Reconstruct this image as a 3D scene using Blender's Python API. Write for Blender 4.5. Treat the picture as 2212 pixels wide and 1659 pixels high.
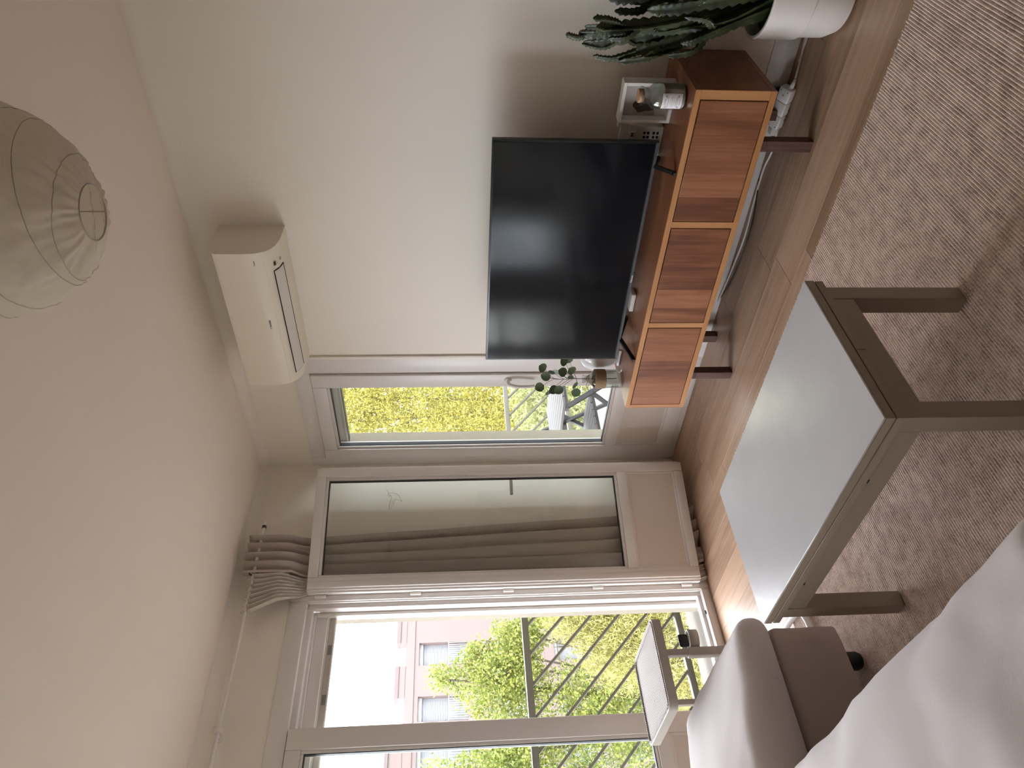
import bpy, bmesh, math, random
import numpy as np
from mathutils import Vector, Matrix, noise

random.seed(7)
rng = np.random.default_rng(7)
for o in list(bpy.data.objects):
    bpy.data.objects.remove(o)
scene = bpy.context.scene
COL = scene.collection
PI = math.pi

# ------------------------------------------------------------------ camera
CAM = np.array([-2.87276, -3.44348, 1.34422])
YAW, PIT, ROL, FPX = math.radians(45.9118), math.radians(-4.4646), math.radians(-0.5707), 1570.07
fwd = Vector((math.sin(YAW) * math.cos(PIT), math.cos(YAW) * math.cos(PIT), math.sin(PIT)))
rgt = Vector((math.cos(YAW), -math.sin(YAW), 0))
upv = rgt.cross(fwd)
r2 = rgt * math.cos(ROL) + upv * math.sin(ROL)
u2 = upv * math.cos(ROL) - rgt * math.sin(ROL)
cd = bpy.data.cameras.new('camera')
cd.sensor_fit = 'HORIZONTAL'
cd.sensor_width = 36.0
cd.lens = FPX / 2212 * 36.0
cd.clip_start = 0.05
cd.clip_end = 300
cam = bpy.data.objects.new('camera', cd)
COL.objects.link(cam)
X, Y_, Z_ = -u2, r2, -fwd          # the photograph is a portrait shot turned on its side
cam.matrix_world = Matrix(((X.x, Y_.x, Z_.x, CAM[0]), (X.y, Y_.y, Z_.y, CAM[1]), (X.z, Y_.z, Z_.z, CAM[2]), (0, 0, 0, 1)))
scene.camera = cam

# ------------------------------------------------------------------ world, sun, exposure
SKY = 9.2
w = bpy.data.worlds.new('sky')
scene.world = w
w.use_nodes = True
nt = w.node_tree
nt.nodes.clear()
n_out = nt.nodes.new('ShaderNodeOutputWorld')
n_bg = nt.nodes.new('ShaderNodeBackground')
n_tc = nt.nodes.new('ShaderNodeTexCoord')
n_map = nt.nodes.new('ShaderNodeMapping')
n_map.inputs['Scale'].default_value = (2.2, 2.2, 7.0)
n_noi = nt.nodes.new('ShaderNodeTexNoise')
n_noi.inputs['Scale'].default_value = 1.6
n_noi.inputs['Detail'].default_value = 6
n_noi.inputs['Roughness'].default_value = 0.55
n_rmp = nt.nodes.new('ShaderNodeValToRGB')
n_rmp.color_ramp.elements[0].position = 0.36
n_rmp.color_ramp.elements[0].color = (0.66, 0.74, 0.93, 1)
n_rmp.color_ramp.elements[1].position = 0.62
n_rmp.color_ramp.elements[1].color = (1.0, 0.985, 0.97, 1)
nt.links.new(n_tc.outputs['Generated'], n_map.inputs['Vector'])
nt.links.new(n_map.outputs[0], n_noi.inputs['Vector'])
nt.links.new(n_noi.outputs[0], n_rmp.inputs[0])
nt.links.new(n_rmp.outputs[0], n_bg.inputs['Color'])
n_bg.inputs['Strength'].default_value = SKY
nt.links.new(n_bg.outputs[0], n_out.inputs['Surface'])

sun_d = bpy.data.lights.new('sun', 'SUN')
sun_d.energy = 3.0
sun_d.angle = math.radians(6)
sun_d.color = (1.0, 0.93, 0.8)
sun = bpy.data.objects.new('sun', sun_d)
COL.objects.link(sun)
sun.rotation_euler = Vector((0.45, 0.62, -0.9)).to_track_quat('-Z', 'Y').to_euler()

scene.view_settings.view_transform = 'Standard'
scene.view_settings.look = 'None'
scene.view_settings.exposure = 0.62
scene.view_settings.gamma = 1.0
scene.view_settings.use_curve_mapping = False
cy = scene.cycles
cy.use_denoising = True
cy.use_adaptive_sampling = True
cy.adaptive_threshold = 0.08
cy.adaptive_min_samples = 16
cy.max_bounces = 10
cy.diffuse_bounces = 6
cy.glossy_bounces = 4
cy.transmission_bounces = 6
cy.transparent_max_bounces = 16
cy.sample_clamp_indirect = 6.0
cy.caustics_reflective = False
cy.caustics_refractive = False
cy.blur_glossy = 0.5


def portal(name, loc, sx, sy, rot):
    d = bpy.data.lights.new(name, 'AREA')
    d.shape = 'RECTANGLE'
    d.size, d.size_y = sx, sy
    d.cycles.is_portal = True
    o = bpy.data.objects.new(name, d)
    COL.objects.link(o)
    o.location = loc
    o.rotation_euler = rot
    return o


portal('portal_far', (-1.62, 0.21, 1.05), 1.40, 2.1, (PI / 2, 0, PI))
portal('portal_left', (-3.075, 0.21, 1.1), 1.0, 2.1, (PI / 2, 0, PI))
portal('portal_right', (0.16, -0.41, 1.24), 0.62, 1.66, (PI / 2, 0, PI / 2))

# ------------------------------------------------------------------ materials
MATS = {}


class NT:
    def __init__(self, name):
        self.m = bpy.data.materials.new(name)
        self.m.use_nodes = True
        self.t = self.m.node_tree
        self.p = self.t.nodes['Principled BSDF']
        self.out = self.t.nodes['Material Output']

    def n(self, kind, **kw):
        nd = self.t.nodes.new('ShaderNode' + kind)
        for k, v in kw.items():
            if k in nd.inputs:
                nd.inputs[k].default_value = v
            else:
                setattr(nd, k, v)
        return nd

    def l(self, a, b):
        self.t.links.new(a, b)


def rgba(c):
    return (c[0], c[1], c[2], 1)


def mat(name, col, rough=0.6, metal=0.0, spec=0.5, var=0.05, vscale=6.0, bump=0.0, bscale=60.0, stretch=None, coat=0.0, detail=4):
    """principled surface with gentle procedural colour variation and fine relief"""
    if name in MATS:
        return MATS[name]
    t = NT(name)
    tc = t.n('TexCoord')
    mp = t.n('Mapping')
    if stretch:
        mp.inputs['Scale'].default_value = stretch
    t.l(tc.outputs['Object'], mp.inputs['Vector'])
    no = t.n('TexNoise', Scale=vscale, Detail=detail)
    t.l(mp.outputs[0], no.inputs['Vector'])
    mx = t.n('MixRGB')
    mx.inputs[1].default_value = rgba([max(0, c * (1 - var)) for c in col])
    mx.inputs[2].default_value = rgba([min(1, c * (1 + var)) for c in col])
    t.l(no.outputs[0], mx.inputs[0])
    t.l(mx.outputs[0], t.p.inputs['Base Color'])
    t.p.inputs['Roughness'].default_value = rough
    t.p.inputs['Metallic'].default_value = metal
    t.p.inputs['Specular IOR Level'].default_value = spec
    t.p.inputs['Coat Weight'].default_value = coat
    if bump:
        nb = t.n('TexNoise', Scale=bscale, Detail=3)
        t.l(mp.outputs[0], nb.inputs['Vector'])
        b = t.n('Bump', Strength=bump, Distance=0.01)
        t.l(nb.outputs[0], b.inputs['Height'])
        t.l(b.outputs[0], t.p.inputs['Normal'])
    MATS[name] = t.m
    return t.m


def wood(name, dark, mid, light, axis, rough=0.4, band=0.0, scale=1.0, rand=0.0, spec=0.4, fig=1.0, lo=0.32, hi=0.68):
    """straight-grained wood; axis = grain direction, band = width of the glued staves (along y)"""
    t = NT(name)
    tc = t.n('TexCoord')
    oi = t.n('ObjectInfo')
    ad = t.n('VectorMath', operation='ADD')
    cb = t.n('CombineXYZ')
    ml = t.n('Math', operation='MULTIPLY')
    ml.inputs[1].default_value = 17.0
    t.l(oi.outputs['Random'], ml.inputs[0])
    for i in range(3):
        t.l(ml.outputs[0], cb.inputs[i])
    t.l(tc.outputs['Object'], ad.inputs[0])
    t.l(cb.outputs[0], ad.inputs[1])
    mp = t.n('Mapping')
    sc = [52 * scale] * 3
    sc[axis] = 1.6 * scale
    mp.inputs['Scale'].default_value = sc
    t.l(ad.outputs[0], mp.inputs['Vector'])
    n1 = t.n('TexNoise', Scale=1.0, Detail=8, Roughness=0.68, Distortion=0.8)
    t.l(mp.outputs[0], n1.inputs['Vector'])
    mp2 = t.n('Mapping')
    sc2 = [5.0 * scale * fig] * 3
    sc2[axis] = 0.9 * scale * fig
    mp2.inputs['Scale'].default_value = sc2
    t.l(ad.outputs[0], mp2.inputs['Vector'])
    n2 = t.n('TexNoise', Scale=1.0, Detail=3, Roughness=0.5, Distortion=1.2)
    t.l(mp2.outputs[0], n2.inputs['Vector'])
    mm = t.n('Math', operation='MULTIPLY_ADD')
    mm.inputs[1].default_value = 0.5
    t.l(n2.outputs[0], mm.inputs[0])
    hf = t.n('Math', operation='MULTIPLY')
    hf.inputs[1].default_value = 0.5
    t.l(n1.outputs[0], hf.inputs[0])
    t.l(hf.outputs[0], mm.inputs[2])
    fac = mm.outputs[0]
    if band or rand:
        off = t.n('Math', operation='MULTIPLY_ADD')
        off.inputs[1].default_value = rand
        t.l(oi.outputs['Random'], off.inputs[0])
        t.l(fac, off.inputs[2])
        fac = off.outputs[0]
        if band:
            sp = t.n('SeparateXYZ')
            t.l(ad.outputs[0], sp.inputs[0])
            dv = t.n('Math', operation='DIVIDE')
            dv.inputs[1].default_value = band
            t.l(sp.outputs[1], dv.inputs[0])
            fl = t.n('Math', operation='FLOOR')
            t.l(dv.outputs[0], fl.inputs[0])
            wn = t.n('TexWhiteNoise', noise_dimensions='1D')
            t.l(fl.outputs[0], wn.inputs['W'])
            o2 = t.n('Math', operation='MULTIPLY_ADD')
            o2.inputs[1].default_value = 0.26
            t.l(wn.outputs[0], o2.inputs[0])
            t.l(fac, o2.inputs[2])
            s3 = t.n('Math', operation='SUBTRACT')
            s3.inputs[1].default_value = 0.13
            t.l(o2.outputs[0], s3.inputs[0])
            fac = s3.outputs[0]
        s2 = t.n('Math', operation='SUBTRACT')
        s2.inputs[1].default_value = rand * 0.5
        t.l(fac, s2.inputs[0])
        fac = s2.outputs[0]
    rp = t.n('ValToRGB')
    e = rp.color_ramp.elements
    e[0].position, e[0].color = lo, rgba(dark)
    e[1].position, e[1].color = hi, rgba(light)
    k = e.new(0.5)
    k.color = rgba(mid)
    t.l(fac, rp.inputs[0])
    t.l(rp.outputs[0], t.p.inputs['Base Color'])
    t.p.inputs['Roughness'].default_value = rough
    t.p.inputs['Specular IOR Level'].default_value = spec
    b = t.n('Bump', Strength=0.12, Distance=0.004)
    t.l(n1.outputs[0], b.inputs['Height'])
    t.l(b.outputs[0], t.p.inputs['Normal'])
    MATS[name] = t.m
    return t.m


def pane_mat(name, tint=(0.97, 0.99, 0.98), refl=0.9):
    """thin window glass: lets light through, mirrors at grazing angles"""
    t = NT(name)
    t.t.nodes.remove(t.p)
    tr = t.n('BsdfTransparent', Color=rgba(tint))
    gl = t.n('BsdfGlossy', Roughness=0.01)
    ge = t.n('NewGeometry')
    dt = t.n('VectorMath', operation='DOT_PRODUCT')
    t.l(ge.outputs['Normal'], dt.inputs[0])
    t.l(ge.outputs['Incoming'], dt.inputs[1])
    ab = t.n('Math', operation='ABSOLUTE')
    t.l(dt.outputs['Value'], ab.inputs[0])
    om = t.n('Math', operation='SUBTRACT')
    om.inputs[0].default_value = 1.0
    t.l(ab.outputs[0], om.inputs[1])
    pw = t.n('Math', operation='POWER')
    pw.inputs[1].default_value = 5.0
    t.l(om.outputs[0], pw.inputs[0])
    ml = t.n('Math', operation='MULTIPLY_ADD')
    ml.inputs[1].default_value = 0.96 * min(1.0, refl)
    ml.inputs[2].default_value = 0.042 * refl
    t.l(pw.outputs[0], ml.inputs[0])
    mx = t.n('MixShader')
    t.l(ml.outputs[0], mx.inputs[0])
    t.l(tr.outputs[0], mx.inputs[1])
    t.l(gl.outputs[0], mx.inputs[2])
    t.l(mx.outputs[0], t.out.inputs['Surface'])
    MATS[name] = t.m
    return t.m


def leafmat(name, c1, c2, c3, trans=0.35, rough=0.45):
    t = NT(name)
    ge = t.n('NewGeometry')
    rp = t.n('ValToRGB')
    e = rp.color_ramp.elements
    e[0].position, e[0].color = 0.0, rgba(c1)
    e[1].position, e[1].color = 1.0, rgba(c3)
    k = e.new(0.5)
    k.color = rgba(c2)
    t.l(ge.outputs['Random Per Island'], rp.inputs[0])
    t.l(rp.outputs[0], t.p.inputs['Base Color'])
    t.p.inputs['Roughness'].default_value = rough
    tl = t.n('BsdfTranslucent')
    t.l(rp.outputs[0], tl.inputs['Color'])
    mx = t.n('MixShader', Fac=trans)
    t.l(t.p.outputs[0], mx.inputs[1])
    t.l(tl.outputs[0], mx.inputs[2])
    t.l(mx.outputs[0], t.out.inputs['Surface'])
    MATS[name] = t.m
    return t.m


def cloth(name, col, thread=900.0, bump=0.25, trans=0.0, var=0.06, vscale=3.0):
    t = NT(name)
    tc = t.n('TexCoord')
    no = t.n('TexNoise', Scale=vscale, Detail=5)
    t.l(tc.outputs['Object'], no.inputs['Vector'])
    n2 = t.n('TexNoise', Scale=thread * 0.25, Detail=2)
    t.l(tc.outputs['Object'], n2.inputs['Vector'])
    av = t.n('Math', operation='ADD')
    t.l(no.outputs[0], av.inputs[0])
    t.l(n2.outputs[0], av.inputs[1])
    hv = t.n('Math', operation='MULTIPLY')
    hv.inputs[1].default_value = 0.5
    t.l(av.outputs[0], hv.inputs[0])
    mx = t.n('MixRGB')
    mx.inputs[1].default_value = rgba([c * (1 - var * 2) for c in col])
    mx.inputs[2].default_value = rgba([min(1, c * (1 + var * 2)) for c in col])
    t.l(hv.outputs[0], mx.inputs[0])
    t.l(mx.outputs[0], t.p.inputs['Base Color'])
    t.p.inputs['Roughness'].default_value = 0.9
    t.p.inputs['Specular IOR Level'].default_value = 0.15
    t.p.inputs['Sheen Weight'].default_value = 0.15
    b = t.n('Bump', Strength=bump, Distance=0.002)
    t.l(n2.outputs[0], b.inputs['Height'])
    t.l(b.outputs[0], t.p.inputs['Normal'])
    if trans:
        tl = t.n('BsdfTranslucent')
        t.l(mx.outputs[0], tl.inputs['Color'])
        ms = t.n('MixShader', Fac=trans)
        t.l(t.p.outputs[0], ms.inputs[1])
        t.l(tl.outputs[0], ms.inputs[2])
        t.l(ms.outputs[0], t.out.inputs['Surface'])
    MATS[name] = t.m
    return t.m


M = {}
M['wall'] = mat('wall_plaster', (0.86, 0.81, 0.73), 0.85, spec=0.2, var=0.025, vscale=1.5, bump=0.10, bscale=22)
M['ceil'] = mat('ceiling_paint', (0.92, 0.835, 0.745), 0.9, spec=0.2, var=0.02, vscale=1.2, bump=0.06, bscale=18)
M['white'] = mat('white_frame_paint', (0.80, 0.775, 0.745), 0.38, var=0.02, vscale=4)
M['frame'] = mat('door_frame_plastic', (0.78, 0.745, 0.715), 0.35, var=0.02, vscale=3)
M['panelw'] = mat('door_panel', (0.73, 0.66, 0.60), 0.45, var=0.02)
M['gasket'] = mat('black_gasket', (0.035, 0.04, 0.04), 0.6, var=0.1)
M['subfloor'] = mat('subfloor_dark', (0.10, 0.07, 0.05), 0.9, var=0.1)
M['plank'] = wood('laminate_plank', (0.27, 0.165, 0.105), (0.40, 0.262, 0.175), (0.50, 0.345, 0.24), 1, rough=0.36, scale=0.8, rand=0.10, lo=0.36, hi=0.64)
M['walnut'] = wood('walnut_front', (0.12, 0.042, 0.02), (0.245, 0.094, 0.043), (0.36, 0.155, 0.078), 2, rough=0.38, band=0.098, scale=1.3)
M['walnut_top'] = wood('walnut_top', (0.12, 0.045, 0.022), (0.225, 0.088, 0.042), (0.33, 0.142, 0.072), 1, rough=0.32, scale=1.1)
M['edge'] = wood('oak_edge_band', (0.34, 0.15, 0.055), (0.45, 0.215, 0.085), (0.54, 0.28, 0.12), 1, rough=0.4, scale=1.5)
M['edgev'] = wood('oak_edge_band_upright', (0.34, 0.15, 0.055), (0.45, 0.215, 0.085), (0.54, 0.28, 0.12), 2, rough=0.4, scale=1.5)
M['legwood'] = wood('dark_leg_wood', (0.06, 0.028, 0.022), (0.11, 0.055, 0.045), (0.16, 0.09, 0.075), 2, rough=0.5, scale=1.6)
M['black'] = mat('black_plastic', (0.012, 0.012, 0.013), 0.35, var=0.1)
M['blackmatt'] = mat('black_metal', (0.008, 0.008, 0.009), 0.55, var=0.1)
M['charcoal'] = mat('charcoal_trim', (0.05, 0.05, 0.055), 0.35, var=0.05)
M['acwhite'] = mat('ac_white_plastic', (0.86, 0.79, 0.665), 0.32, var=0.012, vscale=3)
M['gap'] = mat('dark_gap', (0.01, 0.01, 0.01), 0.9, var=0.0)
M['greyprint'] = mat('grey_print', (0.23, 0.22, 0.20), 0.6, var=0.0)
M['ltprint'] = mat('pale_grey_print', (0.45, 0.43, 0.39), 0.6, var=0.0)
M['silver'] = mat('silver_print', (0.8, 0.8, 0.8), 0.3, var=0.0)
M['tabletop'] = None
M['tableside'] = mat('table_taupe_paint', (0.31, 0.24, 0.175), 0.55, var=0.03, vscale=5, bump=0.05, bscale=120)
M['sofa'] = cloth('sofa_cover', (0.64, 0.585, 0.58), bump=0.22, var=0.03)
M['sofabase'] = cloth('sofa_base_fabric', (0.41, 0.345, 0.31), bump=0.2, var=0.04)
M['curtain'] = cloth('taupe_curtain', (0.56, 0.485, 0.435), bump=0.12, var=0.03, trans=0.08)
M['sheer'] = cloth('sheer_curtain', (0.84, 0.785, 0.725), bump=0.1, var=0.03, trans=0.3)
M['paper'] = cloth('lantern_paper', (0.86, 0.80, 0.70), thread=200, bump=0.1, trans=0.42, var=0.03, vscale=5)
M['wire'] = mat('lantern_wire', (0.50, 0.43, 0.34), 0.6, var=0.05)
M['rod'] = mat('rod_white_metal', (0.78, 0.75, 0.70), 0.3, var=0.02)
M['eyelet'] = mat('dark_eyelet', (0.06, 0.055, 0.05), 0.4, var=0.05)
M['trayframe'] = mat('tray_frame_metal', (0.44, 0.40, 0.35), 0.45, var=0.03)
M['whitemetal'] = mat('white_tube_metal', (0.78, 0.77, 0.74), 0.25, var=0.02)
M['pot'] = mat('white_pot', (0.74, 0.70, 0.665), 0.32, var=0.03, vscale=3)
M['soil'] = mat('soil', (0.035, 0.025, 0.018), 0.95, var=0.4, vscale=40, bump=0.6, bscale=80)
M['spine'] = mat('cactus_spine', (0.42, 0.34, 0.26), 0.6, var=0.1)
M['whiteplastic'] = mat('white_plastic', (0.74, 0.72, 0.69), 0.35, var=0.02)
M['cableblack'] = mat('black_cable', (0.015, 0.015, 0.015), 0.5, var=0.05)
M['ceramic'] = mat('white_ceramic', (0.72, 0.69, 0.65), 0.3, var=0.02, bump=0.06, bscale=90)
M['cork'] = mat('cork', (0.50, 0.32, 0.19), 0.9, var=0.3, vscale=120, bump=0.3, bscale=150)
M['wax'] = mat('candle_wax', (0.60, 0.55, 0.45), 0.5, var=0.04)
M['paperlabel'] = mat('paper_label', (0.80, 0.77, 0.79), 0.7, var=0.02)
M['twine'] = mat('jute_twine', (0.32, 0.21, 0.125), 0.9, var=0.3, vscale=160, bump=0.7, bscale=320)
M['twig'] = mat('twig', (0.10, 0.075, 0.05), 0.8, var=0.2)
M['euc'] = mat('eucalyptus_leaf', (0.045, 0.075, 0.026), 0.5, var=0.35, vscale=30)
M['eucpale'] = mat('eucalyptus_leaf_underside', (0.17, 0.22, 0.17), 0.55, var=0.2, vscale=30)
M['balcony'] = mat('balcony_concrete', (0.15, 0.132, 0.108), 0.85, var=0.06, vscale=5)
M['sill'] = mat('stone_sill', (0.10, 0.086, 0.094), 0.7, var=0.12, vscale=14)
M['outwall'] = mat('outside_render', (0.27, 0.242, 0.185), 0.9, var=0.08, vscale=18, bump=0.3, bscale=80)
M['rail'] = mat('railing_paint', (0.12, 0.115, 0.09), 0.5, var=0.05)
M['slat'] = mat('grey_slat_wood', (0.11, 0.10, 0.096), 0.7, var=0.10, vscale=9)
M['chairmetal'] = mat('dark_chair_metal', (0.022, 0.023, 0.026), 0.45, var=0.08)
M['pink'] = mat('pink_render', (0.125, 0.094, 0.087), 0.9, var=0.05, vscale=0.6, bump=0.1, bscale=10)
M['pinkedge'] = mat('pink_parapet_band', (0.10, 0.077, 0.076), 0.9, var=0.04, vscale=0.6)
M['farwhite'] = mat('far_white_paint', (0.28, 0.275, 0.27), 0.6, var=0.02)
M['shutter'] = mat('pale_shutter', (0.15, 0.155, 0.163), 0.6, var=0.03)
M['bark'] = mat('bark', (0.10, 0.08, 0.06), 0.9, var=0.3, vscale=20, bump=0.6, bscale=30)
M['ground'] = mat('ground_gravel', (0.15, 0.135, 0.12), 0.95, var=0.4, vscale=0.8)
M['rooftile'] = mat('roof_tile', (0.17, 0.085, 0.06), 0.85, var=0.15, vscale=3)
M['pane'] = pane_mat('window_pane', (0.965, 0.985, 0.97), 1.0)
M['jar'] = pane_mat('clear_jar_glass', (0.84, 0.86, 0.85), 2.2)
M['fol_green'] = leafmat('foliage_green', (0.09, 0.13, 0.02), (0.18, 0.215, 0.036), (0.32, 0.315, 0.08))
M['fol_yellow'] = leafmat('foliage_yellow', (0.13, 0.13, 0.026), (0.29, 0.255, 0.042), (0.45, 0.38, 0.085))
M['fol_willow'] = leafmat('foliage_willow', (0.14, 0.145, 0.03), (0.25, 0.235, 0.055), (0.40, 0.355, 0.13))
M['fol_pale'] = leafmat('foliage_pale', (0.14, 0.155, 0.05), (0.23, 0.24, 0.09), (0.36, 0.35, 0.18))

# glossy table top with hand-brushed relief
t = NT('table_top_lacquer')
tc = t.n('TexCoord')
n1 = t.n('TexNoise', Scale=7.0, Detail=4)
n2 = t.n('TexNoise', Scale=70.0, Detail=3)
t.l(tc.outputs['Object'], n1.inputs['Vector'])
t.l(tc.outputs['Object'], n2.inputs['Vector'])
ad = t.n('Math', operation='MULTIPLY_ADD')
ad.inputs[1].default_value = 0.09
t.l(n2.outputs[0], ad.inputs[0])
t.l(n1.outputs[0], ad.inputs[2])
b = t.n('Bump', Strength=0.18, Distance=0.012)
t.l(ad.outputs[0], b.inputs['Height'])
t.l(b.outputs[0], t.p.inputs['Normal'])
mx = t.n('MixRGB')
mx.inputs[1].default_value = (0.52, 0.515, 0.53, 1)
mx.inputs[2].default_value = (0.58, 0.575, 0.59, 1)
t.l(n1.outputs[0], mx.inputs[0])
t.l(mx.outputs[0], t.p.inputs['Base Color'])
t.p.inputs['Roughness'].default_value = 0.24
t.p.inputs['Specular IOR Level'].default_value = 0.8
M['tabletop'] = t.m

# tv screen: dark glass
t = NT('tv_screen_glass')
tc = t.n('TexCoord')
n1 = t.n('TexNoise', Scale=2.0, Detail=2)
t.l(tc.outputs['Object'], n1.inputs['Vector'])
mx = t.n('MixRGB')
mx.inputs[1].default_value = (0.003, 0.0035, 0.005, 1)
mx.inputs[2].default_value = (0.005, 0.006, 0.008, 1)
t.l(n1.outputs[0], mx.inputs[0])
t.l(mx.outputs[0], t.p.inputs['Base Color'])
t.p.inputs['Roughness'].default_value = 0.11
t.p.inputs['Specular IOR Level'].default_value = 0.22
M['screen'] = t.m

# rug yarn: knots along each rib
t = NT('rug_yarn')
tc = t.n('TexCoord')
mp = t.n('Mapping')
mp.inputs['Scale'].default_value = (230, 230, 1)
t.l(tc.outputs['Object'], mp.inputs['Vector'])
vo = t.n('TexVoronoi', Scale=1.0, Randomness=0.55)
t.l(mp.outputs[0], vo.inputs['Vector'])
n1 = t.n('TexNoise', Scale=25.0, Detail=3)
t.l(tc.outputs['Object'], n1.inputs['Vector'])
n3 = t.n('TexNoise', Scale=180.0, Detail=1, Roughness=0.3)
t.l(tc.outputs['Object'], n3.inputs['Vector'])
av = t.n('Math', operation='ADD')
t.l(n1.outputs[0], av.inputs[0])
t.l(n3.outputs[0], av.inputs[1])
sb = t.n('Math', operation='MULTIPLY_ADD')
sb.inputs[1].default_value = -0.45
t.l(vo.outputs['Distance'], sb.inputs[0])
t.l(av.outputs[0], sb.inputs[2])
rp = t.n('ValToRGB')
e = rp.color_ramp.elements
e[0].position, e[0].color = 0.30, (0.52, 0.40, 0.345, 1)
e[1].position, e[1].color = 0.95, (0.97, 0.83, 0.755, 1)
t.l(sb.outputs[0], rp.inputs[0])
t.l(rp.outputs[0], t.p.inputs['Base Color'])
t.p.inputs['Roughness'].default_value = 0.95
t.p.inputs['Specular IOR Level'].default_value = 0.1
b = t.n('Bump', Strength=0.35, Distance=0.002, invert=True)
t.l(vo.outputs['Distance'], b.inputs['Height'])
t.l(b.outputs[0], t.p.inputs['Normal'])
M['rug'] = t.m

# knitted tray mat
t = NT('knitted_mat')
tc = t.n('TexCoord')
wv = t.n('TexWave', Scale=42.0, Distortion=1.2)
wv.bands_direction = 'X'
t.l(tc.outputs['Object'], wv.inputs['Vector'])
w2 = t.n('TexWave', Scale=60.0, Distortion=0.6)
w2.bands_direction = 'Y'
t.l(tc.outputs['Object'], w2.inputs['Vector'])
ml = t.n('Math', operation='MULTIPLY')
t.l(wv.outputs[1], ml.inputs[0])
t.l(w2.outputs[1], ml.inputs[1])
rp = t.n('ValToRGB')
e = rp.color_ramp.elements
e[0].color, e[1].color = (0.19, 0.17, 0.165, 1), (0.66, 0.60, 0.58, 1)
e[1].position = 0.55
t.l(wv.outputs[1], rp.inputs[0])
t.l(rp.outputs[0], t.p.inputs['Base Color'])
t.p.inputs['Roughness'].default_value = 0.9
b = t.n('Bump', Strength=0.6, Distance=0.003)
t.l(ml.outputs[0], b.inputs['Height'])
t.l(b.outputs[0], t.p.inputs['Normal'])
M['knit'] = t.m

# cactus skin: dark, mottled, paler along the ribs
t = NT('cactus_skin')
tc = t.n('TexCoord')
n1 = t.n('TexNoise', Scale=14.0, Detail=4)
t.l(tc.outputs['Object'], n1.inputs['Vector'])
rp = t.n('ValToRGB')
e = rp.color_ramp.elements
e[0].position, e[0].color = 0.3, (0.010, 0.017, 0.006, 1)
e[1].position, e[1].color = 0.75, (0.055, 0.072, 0.022, 1)
t.l(n1.outputs[0], rp.inputs[0])
t.l(rp.outputs[0], t.p.inputs['Base Color'])
t.p.inputs['Roughness'].default_value = 0.45
M['cactus'] = t.m


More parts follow.
